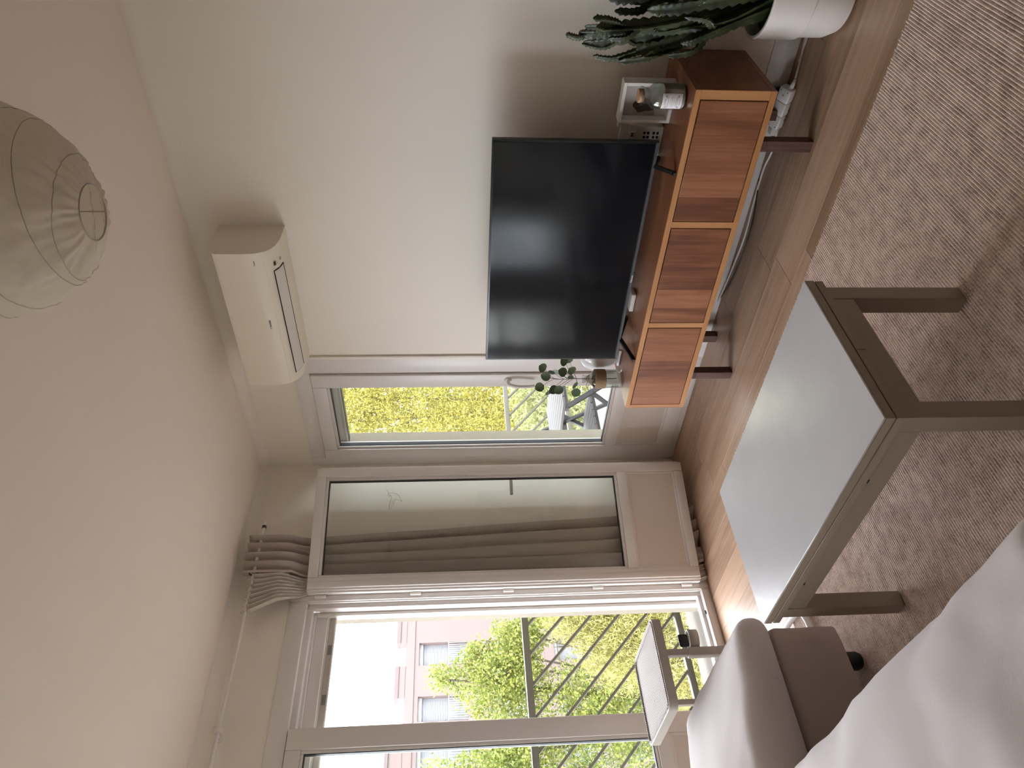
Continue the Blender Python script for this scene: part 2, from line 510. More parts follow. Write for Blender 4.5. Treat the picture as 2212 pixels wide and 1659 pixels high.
# ------------------------------------------------------------------ geometry helpers
class MB:
    def __init__(self):
        self.v, self.f = [], []

    def add(self, v, f):
        k = len(self.v)
        self.v += [tuple(p) for p in v]
        self.f += [tuple(i + k for i in q) for q in f]
        return self

    def box(self, x0, x1, y0, y1, z0, z1):
        v = [(x0, y0, z0), (x1, y0, z0), (x1, y1, z0), (x0, y1, z0), (x0, y0, z1), (x1, y0, z1), (x1, y1, z1), (x0, y1, z1)]
        return self.add(v, [(0, 3, 2, 1), (4, 5, 6, 7), (0, 1, 5, 4), (1, 2, 6, 5), (2, 3, 7, 6), (3, 0, 4, 7)])

    def rbox(self, x0, x1, y0, y1, z0, z1, bv=0.004, seg=2):
        bm = bmesh.new()
        bmesh.ops.create_cube(bm, size=1)
        for v in bm.verts:
            v.co = ((x0 + x1) / 2 + v.co.x * (x1 - x0), (y0 + y1) / 2 + v.co.y * (y1 - y0), (z0 + z1) / 2 + v.co.z * (z1 - z0))
        bmesh.ops.bevel(bm, geom=list(bm.edges), offset=bv, segments=seg, profile=0.5, affect='EDGES')
        bm.verts.ensure_lookup_table()
        self.add([v.co[:] for v in bm.verts], [[v.index for v in f.verts] for f in bm.faces])
        bm.free()
        return self

    def bar(self, a, b, wx, wz=None, up=(0, 0, 1)):
        """square bar from a to b"""
        wz = wz or wx
        a, b = Vector(a), Vector(b)
        d = (b - a).normalized()
        u = Vector(up)
        if abs(d.dot(u)) > 0.98:
            u = Vector((1, 0, 0))
        s = d.cross(u).normalized() * wx / 2
        q = s.cross(d).normalized() * wz / 2
        v = [a - s - q, a + s - q, a + s + q, a - s + q, b - s - q, b + s - q, b + s + q, b - s + q]
        return self.add([p[:] for p in v], [(0, 3, 2, 1), (4, 5, 6, 7), (0, 1, 5, 4), (1, 2, 6, 5), (2, 3, 7, 6), (3, 0, 4, 7)])

    def tube(self, pts, r, n=8, cap=True, closed=False):
        pts = [Vector(p) for p in pts]
        rs = r if isinstance(r, (list, tuple)) else [r] * len(pts)
        m = len(pts)
        vs, fs = [], []
        prev = None
        for i, p in enumerate(pts):
            if closed:
                d = (pts[(i + 1) % m] - pts[i - 1]).normalized()
            else:
                d = (pts[min(i + 1, m - 1)] - pts[max(i - 1, 0)]).normalized()
            if prev is None:
                a = Vector((0, 0, 1)) if abs(d.z) < 0.9 else Vector((1, 0, 0))
                s = d.cross(a).normalized()
            else:
                s = (prev - d * prev.dot(d)).normalized()
            prev = s
            q = d.cross(s)
            for k in range(n):
                an = 2 * PI * k / n
                vs.append((p + (s * math.cos(an) + q * math.sin(an)) * rs[i])[:])
        for i in range(m if closed else m - 1):
            j = (i + 1) % m
            for k in range(n):
                k2 = (k + 1) % n
                fs.append((i * n + k, i * n + k2, j * n + k2, j * n + k))
        if cap and not closed:
            fs.append(tuple(range(n))[::-1])
            fs.append(tuple((m - 1) * n + k for k in range(n)))
        return self.add(vs, fs)

    def lathe(self, prof, n=32, c=(0, 0), capb=True, capt=False):
        vs, fs = [], []
        for r, z in prof:
            for k in range(n):
                a = 2 * PI * k / n
                vs.append((c[0] + r * math.cos(a), c[1] + r * math.sin(a), z))
        m = len(prof)
        for i in range(m - 1):
            for k in range(n):
                k2 = (k + 1) % n
                fs.append((i * n + k, i * n + k2, (i + 1) * n + k2, (i + 1) * n + k))
        if capb:
            fs.append(tuple(range(n))[::-1])
        if capt:
            fs.append(tuple((m - 1) * n + k for k in range(n)))
        return self.add(vs, fs)

    def prism_y(self, prof, y0, y1):
        """closed (x,z) outline extruded along y"""
        n = len(prof)
        vs = [(x, y0, z) for x, z in prof] + [(x, y1, z) for x, z in prof]
        fs = [(i, (i + 1) % n, n + (i + 1) % n, n + i) for i in range(n)]
        fs += [tuple(range(n))[::-1], tuple(range(n, 2 * n))]
        return self.add(vs, fs)

    def prism_z(self, prof, z0, z1):
        n = len(prof)
        vs = [(x, y, z0) for x, y in prof] + [(x, y, z1) for x, y in prof]
        fs = [(i, (i + 1) % n, n + (i + 1) % n, n + i) for i in range(n)]
        fs += [tuple(range(n))[::-1], tuple(range(n, 2 * n))]
        return self.add(vs, fs)

    def grid(self, fn, nu, nv):
        vs = [fn(i / nu, j / nv) for j in range(nv + 1) for i in range(nu + 1)]
        fs = [(j * (nu + 1) + i, j * (nu + 1) + i + 1, (j + 1) * (nu + 1) + i + 1, (j + 1) * (nu + 1) + i) for j in range(nv) for i in range(nu)]
        return self.add(vs, fs)

    def build(self, name, m, parent=None, smooth=False, angle=None, loc=None):
        me = bpy.data.meshes.new(name)
        me.from_pydata(self.v, [], self.f)
        me.materials.append(m)
        bm = bmesh.new()
        bm.from_mesh(me)
        bmesh.ops.recalc_face_normals(bm, faces=bm.faces)
        bm.to_mesh(me)
        bm.free()
        if smooth:
            me.shade_smooth() if angle is None else me.shade_smooth()
            if angle is not None:
                me.set_sharp_from_angle(angle=math.radians(angle))
        o = bpy.data.objects.new(name, me)
        COL.objects.link(o)
        if parent:
            o.parent = parent
        if loc is not None:
            o.location = loc
        return o


def thing(name, label, cat, loc=(0, 0, 0), rz=0, group=None):
    o = bpy.data.objects.new(name, None)
    o.empty_display_size = 0.05
    COL.objects.link(o)
    o.location = loc
    o.rotation_euler = (0, 0, rz)
    return tag(o, label, cat, group)


def tag(o, label, cat=None, group=None):
    o['label'] = label
    if cat:
        o['category'] = cat
    if group:
        o['group'] = group
    return o


def struct(o, label=None):
    o['kind'] = 'structure'
    if label:
        o['label'] = label
    return o


def sempty(name, label, loc=(0, 0, 0), rz=0):
    o = bpy.data.objects.new(name, None)
    o.empty_display_size = 0.05
    COL.objects.link(o)
    o.location = loc
    o.rotation_euler = (0, 0, rz)
    return struct(o, label)


def stuff(o):
    o['kind'] = 'stuff'
    return o


def text_part(name, body, size, m, parent, loc, ax, ay, extrude=0.0004):
    """flat lettering; ax = reading direction, ay = letter-up direction"""
    cu = bpy.data.curves.new(name, 'FONT')
    cu.body = body
    cu.size = size
    cu.extrude = extrude
    cu.align_x = 'CENTER'
    cu.align_y = 'CENTER'
    tmp = bpy.data.objects.new(name + '_tmp', cu)
    COL.objects.link(tmp)
    dg = bpy.context.evaluated_depsgraph_get()
    me = bpy.data.meshes.new_from_object(tmp.evaluated_get(dg))
    bpy.data.objects.remove(tmp)
    me.materials.clear()
    me.materials.append(m)
    o = bpy.data.objects.new(name, me)
    COL.objects.link(o)
    ax, ay = Vector(ax).normalized(), Vector(ay).normalized()
    az = ax.cross(ay)
    o.parent = parent
    o.matrix_local = Matrix(((ax.x, ay.x, az.x, loc[0]), (ax.y, ay.y, az.y, loc[1]), (ax.z, ay.z, az.z, loc[2]), (0, 0, 0, 1)))
    return o


def cushion(x0, x1, y0, y1, z0, z1, r, puff=0.03, n=26, wr=0.004, wseed=0.0, wscale=5.0, fn=None):
    hx, hy, hz = (x1 - x0) / 2, (y1 - y0) / 2, (z1 - z0) / 2
    cx, cy_, cz = (x0 + x1) / 2, (y0 + y1) / 2, (z0 + z1) / 2
    mb = MB()

    def rnd(p):
        q = []
        d = []
        for a, h in zip(p, (hx, hy, hz)):
            v = a * h
            c = max(-(h - r), min(h - r, v))
            q.append(c)
            d.append(v - c)
        L = math.sqrt(sum(k * k for k in d))
        if L > 1e-9:
            q = [c + k / L * r for c, k in zip(q, d)]
        X, Y, Z = q
        dome = (1 - min(1, abs(X / hx)) ** 2.5) * (1 - min(1, abs(Y / hy)) ** 2.5)
        if Z > 0:
            Z += puff * dome
        side = 0.4 * puff * (1 - min(1, abs(Z) / hz) ** 2)
        X += side * (X / hx) ** 3 * (1 - abs(Y / hy) ** 2)
        Y += side * (Y / hy) ** 3 * (1 - abs(X / hx) ** 2)
        nv = noise.noise(Vector((X * wscale + wseed, Y * wscale, Z * wscale * 2)))
        nv2 = noise.noise(Vector((X * wscale * 3.1 + wseed, Y * wscale * 2.3, Z * 9)))
        k = wr * (nv + 0.45 * nv2)
        P = [cx + X, cy_ + Y, cz + Z + (k if Z > -hz * 0.5 else 0)]
        P[0] += k * (X / hx) * 0.7
        P[1] += k * (Y / hy) * 0.7
        if fn:
            P = fn(P)
        return P
    # parameter spaced so that the rounding gets its share of the grid
    ts = [-1 + 2 * i / n for i in range(n + 1)]
    ts = [math.copysign(abs(s) ** 0.62, s) for s in ts]
    for ax in range(3):
        for sg in (-1, 1):
            def f(u, v, ax=ax, sg=sg):
                a, b_ = ts[round(u * n)], ts[round(v * n)]
                p = [0, 0, 0]
                p[ax] = sg
                p[(ax + 1) % 3] = a
                p[(ax + 2) % 3] = b_
                return rnd(p)
            mb.grid(f, n, n)
    return mb


def weld(o, d=0.0004):
    bm = bmesh.new()
    bm.from_mesh(o.data)
    bmesh.ops.remove_doubles(bm, verts=bm.verts, dist=d)
    bmesh.ops.recalc_face_normals(bm, faces=bm.faces)
    bm.to_mesh(o.data)
    bm.free()
    o.data.shade_smooth()
    return o


def spline(pts, n=8):
    """Catmull-Rom through the points"""
    P = [Vector(p) for p in pts]
    P = [P[0] * 2 - P[1]] + P + [P[-1] * 2 - P[-2]]
    out = []
    for i in range(1, len(P) - 2):
        for k in range(n):
            s = k / n
            a, b_, c, d = P[i - 1], P[i], P[i + 1], P[i + 2]
            out.append(0.5 * ((2 * b_) + (c - a) * s + (2 * a - 5 * b_ + 4 * c - d) * s * s + (3 * b_ - a - 3 * c + d) * s ** 3))
    out.append(P[-2])
    return out


# ------------------------------------------------------------------ room shell
XL, YB, H = -3.7, -8.6, 2.5
TW = 0.14      # right wall thickness
TF = 0.20      # far wall thickness

fl = MB().box(XL, 0.0, YB, 0.0, -0.12, -0.011).build('floor', M['subfloor'])
struct(fl, 'brown wood-look plank floor of the living room')
PW = 0.194
mesh_cache = {}
row_joint = {0: -1.273, 1: -1.695, 2: -1.765, 3: -1.937}
k = 0
xr = -0.006
while xr > XL:
    xl = max(XL, xr - PW)
    L = 1.29
    if k in row_joint:
        off = row_joint[k]
    else:
        off = -0.35 - ((k * 0.437) % 1.0) * L
    cuts = sorted({0.0, YB} | {off + L * j for j in range(-6, 4) if YB < off + L * j < 0.0})
    for a, b_ in zip(cuts[:-1], cuts[1:]):
        if b_ - a < 0.02:
            continue
        key = (round(xr - xl, 4), round(b_ - a, 3))
        if key not in mesh_cache:
            ww, ll = key[0] / 2 - 0.0004, key[1] / 2 - 0.0004
            o = MB().rbox(-ww, ww, -ll, ll, -0.011, 0.0, bv=0.0006, seg=1).build('plank', M['plank'], fl)
            mesh_cache[key] = o.data
        else:
            o = bpy.data.objects.new('plank', mesh_cache[key])
            COL.objects.link(o)
            o.parent = fl
        o.location = ((xl + xr) / 2, (a + b_) / 2, 0)
    xr -= PW
    k += 1

cl = MB().box(XL - 0.2, TW, YB - 0.2, TF, H, H + 0.2).build('ceiling', M['ceil'])
struct(cl, 'smooth beige painted ceiling')

# right wall, opening for the narrow glazed door y -0.865..0, z 0..2.2
wr_ = MB()
wr_.box(0, TW, YB, -0.865, -0.12, H)
wr_.box(0, TW, -0.865, 0.0, 2.2, H)
wr_.box(0.06, TW, -0.865, -0.715, -0.12, 2.2)
wr_.box(0.06, TW, -0.118, 0.0, -0.12, 2.2)
wr_.box(0.06, TW, -0.715, -0.118, 2.10, 2.2)
wr_.box(0.0, TW, -0.865, 0.0, -0.12, 0.0)
struct(wr_.build('wall_right', M['wall']), 'cream plaster wall behind the television')
# far wall, opening for the double door x -2.40..-0.80
wf = MB()
wf.box(-0.80, TW, 0, TF, -0.12, H)
wf.box(XL, -3.60, 0, TF, -0.12, H)
wf.box(-2.55, -2.40, 0, TF, -0.12, H)
wf.box(-3.60, -2.55, 0, TF, 2.2, H)
wf.box(-3.60, -2.55, 0, TF, -0.12, 0.0)
wf.box(-2.40, -0.80, 0, TF, 2.2, H)
wf.box(-0.93, -0.80, 0.075, TF, -0.12, 2.2)
wf.box(-2.40, -2.27, 0.075, TF, -0.12, 2.2)
wf.box(-2.40, -0.80, 0, TF, -0.12, 0.0)
struct(wf.build('wall_far', M['wall']), 'cream plaster wall around the balcony double door')
struct(MB().box(XL - 0.2, XL, YB, TF, -0.12, H).build('wall_left', M['wall']), 'cream plaster wall behind the sofa')
struct(MB().box(XL - 0.2, TW, YB - 0.2, YB, -0.12, H).build('wall_back', mat('wall_back_dimmed', (0.34, 0.29, 0.25), 0.85, spec=0.2, var=0.03, vscale=1.5)), 'unseen wall behind the photographer, made brown-grey to cut bounced light')  # invented dark tone, lowers the light bounced from behind
# outside skin of the reveals
ow = MB()
ow.box(-0.932, -0.93, 0.076, TF + 0.004, -0.1, 2.1)
ow.box(-0.93, TW, TF, TF + 0.004, -0.6, H + 0.2)
struct(ow.build('wall_outside', M['outwall']), 'rough cream outside render of the door reveal')
ow = MB()
ow.box(0.061, TW + 0.004, -0.120, -0.118, 0.0, 2.1)
ow.box(0.061, TW + 0.004, -0.715, -0.713, 0.0, 2.1)
struct(ow.build('trim_9', M['outwall']), 'cream outside reveal of the narrow glazed door')

# baseboards
struct(MB().rbox(-0.013, -0.0005, YB, -0.868, 0.0005, 0.10, 0.003).build('baseboard_right', M['white']), 'white baseboard under the television wall')
struct(MB().rbox(-0.795, -0.013, -0.013, -0.0005, 0.0005, 0.06, 0.003).build('baseboard_far', M['white']), 'white baseboard behind the curtain')

# rounded coves between walls and ceiling
RC = 0.055
cvp = [(RC - RC * math.sin(a), RC - RC * math.cos(a)) for a in np.linspace(0, PI / 2, 10)]
cm_ = MB().prism_y([(-p, H - q - 0.0003) for p, q in cvp] + [(-0.0003, H - 0.0003)], YB, -0.0005)
struct(cm_.build('trim_5', M['wall'], None, True, 50), 'rounded plaster cove above the television wall')
cm_ = MB().prism_y([(-p, H - q - 0.0003) for p, q in cvp] + [(-0.0003, H - 0.0003)], XL, -0.0005)
cm_.v = [(y, x, z) for x, y, z in cm_.v]
struct(cm_.build('trim_6', M['wall'], None, True, 50), 'rounded plaster cove above the far wall')

# ------------------------------------------------------------------ narrow glazed door in the right wall
fr = sempty('trim_2', 'white fixed frame of the narrow glazed door')
for nm, bxs in (('jamb', (-0.006, 0.06, -0.865, -0.756, 0.0, 2.2)), ('jamb', (-0.006, 0.06, -0.071, -0.0005, 0.0, 2.2)), ('head', (-0.006, 0.06, -0.756, -0.071, 2.116, 2.2)), ('threshold', (-0.010, 0.06, -0.756, -0.071, 0.0005, 0.034))):
    MB().rbox(*bxs, bv=0.003).build(nm, M['frame'], fr, True, 40)
MB().rbox(-0.012, -0.0005, -0.880, -0.862, 0.0, 2.2, 0.003).build('cover_strip', M['wall'], fr, True, 40)

d3 = sempty('door_3', 'closed narrow white glazed door beside the television')
y0, y1, z0, z1 = -0.752, -0.075, 0.038, 2.112
gy0, gy1, gz0, gz1 = -0.664, -0.155, 0.45, 2.037


def sash(par, axis_fn, a0, a1, zb, zt, g0, g1, gzb, gzt, p0, p1, matf, matp, depth=(-0.022, 0.045)):
    """door leaf: stepped stiles and rails round a pane and a lower panel. axis_fn(a, d, z) -> xyz of local (along, depth, up)"""
    def bx(nm, A0, A1, D0, D1, Z0, Z1, m, bv=0.004, seg=2, parent=par):
        mb = MB().rbox(A0, A1, D0, D1, Z0, Z1, bv, seg)
        mb.v = [axis_fn(*p) for p in mb.v]
        return mb.build(nm, m, parent, True, 40)
    d0, d1 = depth
    st1 = bx('stile', a0, g0, d0, d1, zb, zt, matf)
    st2 = bx('stile', g1, a1, d0, d1, zb, zt, matf)
    bx('top_rail', g0, g1, d0, d1, gzt, zt, matf)
    bx('middle_rail', g0, g1, d0, d1, p1, gzb, matf)
    bx('bottom_rail', g0, g1, d0, d1, zb, p0, matf)
    # glazing beads, black gasket, pane
    bw = 0.014
    for nm, (A0, A1, Z0, Z1) in (('glazing_bead', (g0, g0 + bw, gzb, gzt)), ('glazing_bead', (g1 - bw, g1, gzb, gzt)), ('glazing_bead', (g0 + bw, g1 - bw, gzt - bw, gzt)), ('glazing_bead', (g0 + bw, g1 - bw, gzb, gzb + bw))):
        bx(nm, A0, A1, d0 + 0.012, d1 - 0.012, Z0, Z1, matf, 0.002, 1)
    gk = MB()
    for A0, A1, Z0, Z1 in ((g0 + bw, g0 + bw + 0.004, gzb + bw, gzt - bw), (g1 - bw - 0.004, g1 - bw, gzb + bw, gzt - bw), (g0 + bw, g1 - bw, gzt - bw - 0.004, gzt - bw), (g0 + bw, g1 - bw, gzb + bw, gzb + bw + 0.004)):
        gk.box(A0, A1, -0.001, 0.021, Z0, Z1)
    gk.v = [axis_fn(*p) for p in gk.v]
    gk.build('gasket', M['gasket'], par)
    pn = MB()
    pn.box(g0 + bw + 0.001, g1 - bw - 0.001, 0.008, 0.012, gzb + bw + 0.001, gzt - bw - 0.001)
    pn.v = [axis_fn(*p) for p in pn.v]
    pane = pn.build('pane', M['pane'], par)
    bx('lower_panel', g0 - 0.002, g1 + 0.002, d0 + 0.014, d1 - 0.014, p0 - 0.002, p1 + 0.002, matp, 0.002, 1)
    for A0, A1, Z0, Z1 in ((g0, g0 + 0.012, p0, p1), (g1 - 0.012, g1, p0, p1), (g0 + 0.012, g1 - 0.012, p1 - 0.012, p1), (g0 + 0.012, g1 - 0.012, p0, p0 + 0.012)):
        bx('panel_bead', A0, A1, d0 + 0.008, d1 - 0.008, Z0, Z1, matf, 0.002, 1)
    return pane


sash(d3, lambda a, d, z: (d, a, z), y0, y1, z0, z1, gy0, gy1, gz0, gz1, 0.12, 0.382, M['frame'], M['panelw'])
hd = MB()
hd.tube([(-0.022, -0.712, 1.058), (-0.031, -0.712, 1.058)], [0.022, 0.017], 14)
hd.tube(spline([(-0.03, -0.712, 1.058), (-0.055, -0.710, 1.052), (-0.066, -0.706, 1.02), (-0.066, -0.702, 0.97), (-0.060, -0.700, 0.915)], 6), [0.010] * 13 + [0.0095] * 12, 10)
hd.build('handle', M['whiteplastic'], d3, True, 50)

# roller-shutter bottom and dark rail outside the narrow door
rs = thing('roller_shutter', 'rolled-up shutter above the narrow glazed door', 'shutter', (0.10, -0.41, 2.03))
MB().rbox(-0.022, 0.012, -0.29, 0.29, -0.03, 0.09, 0.004).build('shutter_slat', M['frame'], rs, True, 40)
MB().rbox(-0.026, 0.016, -0.29, 0.29, -0.046, -0.030, 0.003).build('bottom_bar', M['rod'], rs, True, 40)
MB().box(-0.022, 0.012, -0.29, 0.29, -0.050, -0.046).build('seal', M['charcoal'], rs)

# ------------------------------------------------------------------ double balcony door in the far wall
tf = sempty('trim_1', 'white fixed frame of the balcony double door')
for nm, bxs in (('jamb', (-0.912, -0.80, -0.006, 0.03, 0.0, 2.2)), ('jamb', (-0.935, -0.80, 0.03, 0.075, 0.0, 2.2)), ('jamb', (-2.40, -2.29, -0.006, 0.075, 0.0, 2.2)),
                ('head', (-2.29, -0.912, -0.006, 0.03, 2.112, 2.2)), ('head', (-2.29, -0.935, 0.03, 0.075, 2.085, 2.2)),
                ('threshold', (-2.29, -0.912, -0.010, 0.03, 0.0005, 0.045)), ('threshold', (-2.29, -0.935, 0.03, 0.075, 0.0005, 0.062))):
    MB().rbox(*bxs, bv=0.004).build(nm, M['frame'], tf, True, 40)
for x in (-0.922,):
    MB().rbox(-0.9165, -0.912, 0.004, 0.012, 0.05, 2.11, 0.001, 1).build('seal', M['white'], tf)
MB().rbox(-0.952, -0.93, 0.078, 0.125, -0.02, 2.06, 0.004).build('shutter_guide', M['rod'], tf, True, 40)
MB().rbox(-1.584, -1.556, -0.003, 0.02, 2.088, 2.11, 0.003, 1).build('strike_plate', M['charcoal'], tf)
MB().rbox(-1.052, -1.03, 0.006, 0.02, 0.0455, 0.053, 0.003, 1).build('strike_plate', M['charcoal'], tf)
for zz in (2.046, 1.56, 1.077, 0.601, 0.12):
    hb = MB().tube([(-0.892, -0.0155, zz - 0.028), (-0.892, -0.0155, zz + 0.028)], 0.0085, 10)
    hb.box(-0.899, -0.886, -0.012, -0.006, zz - 0.024, zz + 0.024)
    hb.build('hinge', M['rod'], tf, True, 40)
MB().rbox(-2.27, -0.932, 0.077, TF, -0.09, 0.002, 0.003, 1).build('sill', M['sill'], tf, True, 40)

rs = thing('roller_shutter', 'rolled-up shutter above the balcony double door', 'shutter', (-1.6, 0.14, 2.02))
MB().rbox(-0.655, 0.655, -0.060, 0.055, 0.052, 0.085, 0.003, 1).build('box_underside', M['frame'], rs, True, 40)
MB().rbox(-0.655, 0.655, -0.046, -0.034, -0.006, 0.052, 0.002, 1).build('box_front', M['frame'], rs, True, 40)
MB().rbox(-0.655, 0.655, -0.034, -0.026, -0.018, -0.004, 0.002, 1).build('shutter_slat', M['rod'], rs, True, 40)
MB().rbox(-0.655, 0.655, -0.038, -0.012, -0.048, -0.016, 0.004, 1).build('bottom_bar', mat('aluminium_bar', (0.52, 0.48, 0.44), 0.45, var=0.05), rs, True, 40)
for xx in (0.20, 0.45):
    MB().rbox(xx, xx + 0.05, -0.040, -0.0375, -0.042, -0.022, 0.001, 1).build('bar_plate', M['greyprint'], rs)

# left, closed leaf
d2 = sempty('door_2', 'closed left leaf of the balcony double door')
sash(d2, lambda a, d, z: (a, d, z), -2.286, -1.548, 0.048, 2.108, -2.20, -1.640, 0.446, 2.041, 0.11, 0.381, M['frame'], M['panelw'], depth=(-0.016, 0.052))
MB().rbox(-1.55, -1.536, 0.012, 0.05, 0.06, 2.09, 0.003, 1).build('rebate_strip', M['frame'], d2, True, 40)
for zz in (1.47, 0.65, 1.05):
    MB().rbox(-1.537, -1.533, 0.018, 0.034, zz - 0.03, zz + 0.03, 0.001, 1).build('strike_plate', M['charcoal'], d2)

# unseen window added further left along the same wall to let in more light
w1 = sempty('window_added', 'unseen tall white-framed window, added left of the double door for more daylight')
for nm, bxs in (('jamb', (-3.60, -3.52, -0.006, 0.06, 0.0, 2.2)), ('jamb', (-2.63, -2.55, -0.006, 0.06, 0.0, 2.2)), ('head', (-3.52, -2.63, -0.006, 0.06, 2.12, 2.2)), ('window_sill', (-3.52, -2.63, -0.010, 0.06, 0.0005, 0.09))):
    MB().rbox(*bxs, bv=0.004).build(nm, M['frame'], w1, True, 40)
MB().box(-3.519, -2.631, 0.020, 0.024, 0.091, 2.119).build('pane', M['pane'], w1)

# right leaf, swung open against the wall
d1 = sempty('door_1', 'white glazed door leaf swung open in front of the curtain', (-0.875, -0.030, 0), math.radians(-15.73))
sash(d1, lambda a, d, z: (a, d, z), 0.0, 0.678, 0.047, 2.114, 0.068, 0.626, 0.43, 2.062, 0.096, 0.377, M['frame'], M['panelw'], depth=(-0.03, 0.03))
for A0, A1, D0 in ((-0.012, 0.012, -0.022), (0.012, 0.045, -0.038)):
    MB().rbox(A0, A1, D0, 0.02, 0.05, 2.11, 0.004).build('rebate_strip', M['frame'], d1, True, 40)
MB().rbox(0.672, 0.690, -0.012, 0.024, 0.06, 2.10, 0.003).build('rebate_strip', M['frame'], d1, True, 40)
hb = MB()
hb.tube([(0.645, 0.03, 1.03), (0.645, 0.042, 1.03)], [0.02, 0.016], 12)
hb.tube(spline([(0.645, 0.04, 1.03), (0.642, 0.058, 1.03), (0.61, 0.062, 1.03), (0.535, 0.058, 1.031)], 5), 0.0095, 8)
hb.build('handle', M['whiteplastic'], d1, True, 50)
# hummingbird window decal, drawn in thin strokes on the pane
bird = MB()


def stroke(pts, wd=0.0022, y=0.0068):
    pts = [Vector((p[0], 0, p[1])) for p in pts]
    vs, fs = [], []
    for i, p in enumerate(pts):
        d = (pts[min(i + 1, len(pts) - 1)] - pts[max(i - 1, 0)]).normalized()
        nn = Vector((-d.z, 0, d.x)) * wd / 2
        vs += [(p.x + nn.x, y, p.z + nn.z), (p.x - nn.x, y, p.z - nn.z)]
    for i in range(len(pts) - 1):
        fs.append((2 * i, 2 * i + 1, 2 * i + 3, 2 * i + 2))
    bird.add(vs, fs)


def bz(px, py):        # decal drawing space -> leaf space
    return (0.561 - 0.000136 * (py - 350), 1.734 - 0.000128 * (px - 720))


B = lambda *p: [bz(*q) for q in p]
stroke(B((720, 350), (780, 430), (830, 500)), 0.0019)
stroke(B((830, 500), (900, 520), (1050, 520), (1190, 565), (1300, 670), (1360, 790), (1430, 890)), 0.0022)
stroke(B((1430, 890), (1300, 840), (1130, 790), (1100, 770)), 0.0019)
stroke(B((830, 500), (800, 600), (850, 660), (930, 650), (960, 700), (950, 780), (910, 850)), 0.0022)
stroke(B((910, 850), (880, 980), (870, 1100), (880, 1230), (960, 1180), (1030, 1060), (1090, 900), (1120, 800)), 0.0022)
for s in range(4):
    stroke(B((940 + 35 * s, 830 - 12 * s), (900 + 40 * s, 1000), (890 + 40 * s, 1180 - 90 * s)), 0.0012)
stroke(B((840, 560), (880, 610), (940, 640)), 0.0031)
bird.build('bird_decal', mat('decal_grey', (0.42, 0.385, 0.335), 0.7, var=0.1, vscale=40), d1)

# ------------------------------------------------------------------ outside: balconies
struct(MB().box(-7.0, TW, -9.0, TF, H + 0.2, 7.0).build('wall_sky_blocker', M['outwall']), 'unseen upper storeys added to block sky light from the balconies')  # added unseen mass, keeps part of the sky off the balconies
struct(MB().box(-6.0, 0.75, TF + 0.004, 0.95, 2.56, 2.72).build('ceiling_balcony_shade', M['balcony']), 'unseen balcony slab added above the double door to shade it')  # added slab, dims the daylight close to the double door
struct(MB().box(TW + 0.004, 1.9, -3.2, 1.98, 2.56, 2.72).build('ceiling_terrace_shade', M['balcony']), 'unseen balcony slab added above the folding table to shade it and the narrow door')  # added slab, holds sky light off the table and narrow door
struct(MB().box(-6.0, 0.75, TF + 0.004, 0.82, -0.30, -0.12).build('floor_balcony', M['balcony']), 'concrete slab of the balcony outside the double door')
struct(MB().box(TW + 0.004, 3.3, -3.2, 1.98, -0.32, -0.115).build('floor_terrace', M['balcony']), 'concrete floor of the balcony with the folding table')
rl = thing('balcony_railing', 'green-grey railing with slanted bars outside the double door', 'railing', (-1.5, 0.70, -0.12))
MB().rbox(-3.4, 1.3, -0.022, 0.022, 1.035, 1.075, 0.004).build('top_rail', M['rail'], rl, True, 40)
MB().rbox(-3.4, 1.3, -0.02, 0.02, 0.08, 0.118, 0.004).build('bottom_rail', M['rail'], rl, True, 40)
for xx in (-3.35, -1.6, 1.25):
    MB().rbox(xx - 0.018, xx + 0.018, -0.018, 0.018, 0.0, 1.04, 0.003, 1).build('post', M['rail'], rl, True, 40)
zA, zB = 0.10, 1.05
for j in range(-16, 26):
    zc = 1.2507 + 0.176 * j
    xa2, xb2 = max((zc - zB) / 0.95, -3.35), min((zc - zA) / 0.95, 1.25)
    if xb2 - xa2 < 0.1:
        continue
    MB().bar((xa2, 0, zc - 0.95 * xa2), (xb2, 0, zc - 0.95 * xb2), 0.014, 0.024, (0, 1, 0)).build('slanted_bar', M['rail'], rl)
rl = thing('balcony_railing', 'green-grey railing with slanted bars behind the folding chair', 'railing', (1.7, 1.90, -0.115))
MB().rbox(-1.4, 1.5, -0.022, 0.022, 0.915, 0.96, 0.004).build('top_rail', M['rail'], rl, True, 40)
MB().rbox(-1.4, 1.5, -0.022, 0.022, 0.292, 0.34, 0.004).build('bottom_rail', M['rail'], rl, True, 40)
for xx in (-1.38, 1.48):
    MB().rbox(xx - 0.018, xx + 0.018, -0.018, 0.018, 0.0, 0.92, 0.003, 1).build('post', M['rail'], rl, True, 40)
for j in range(-9, 9):
    zc = 0.79 + 0.115 + 0.8 * (1.954 - 1.7) + 0.198 * j
    xa, xb = max((zc - 0.93) / 0.8, -1.38), min((zc - 0.32) / 0.8, 1.48)
    if xb - xa < 0.08:
        continue
    MB().bar((xa, 0, zc - 0.8 * xa), (xb, 0, zc - 0.8 * xb), 0.014, 0.026, (0, 1, 0)).build('slanted_bar', M['rail'], rl)

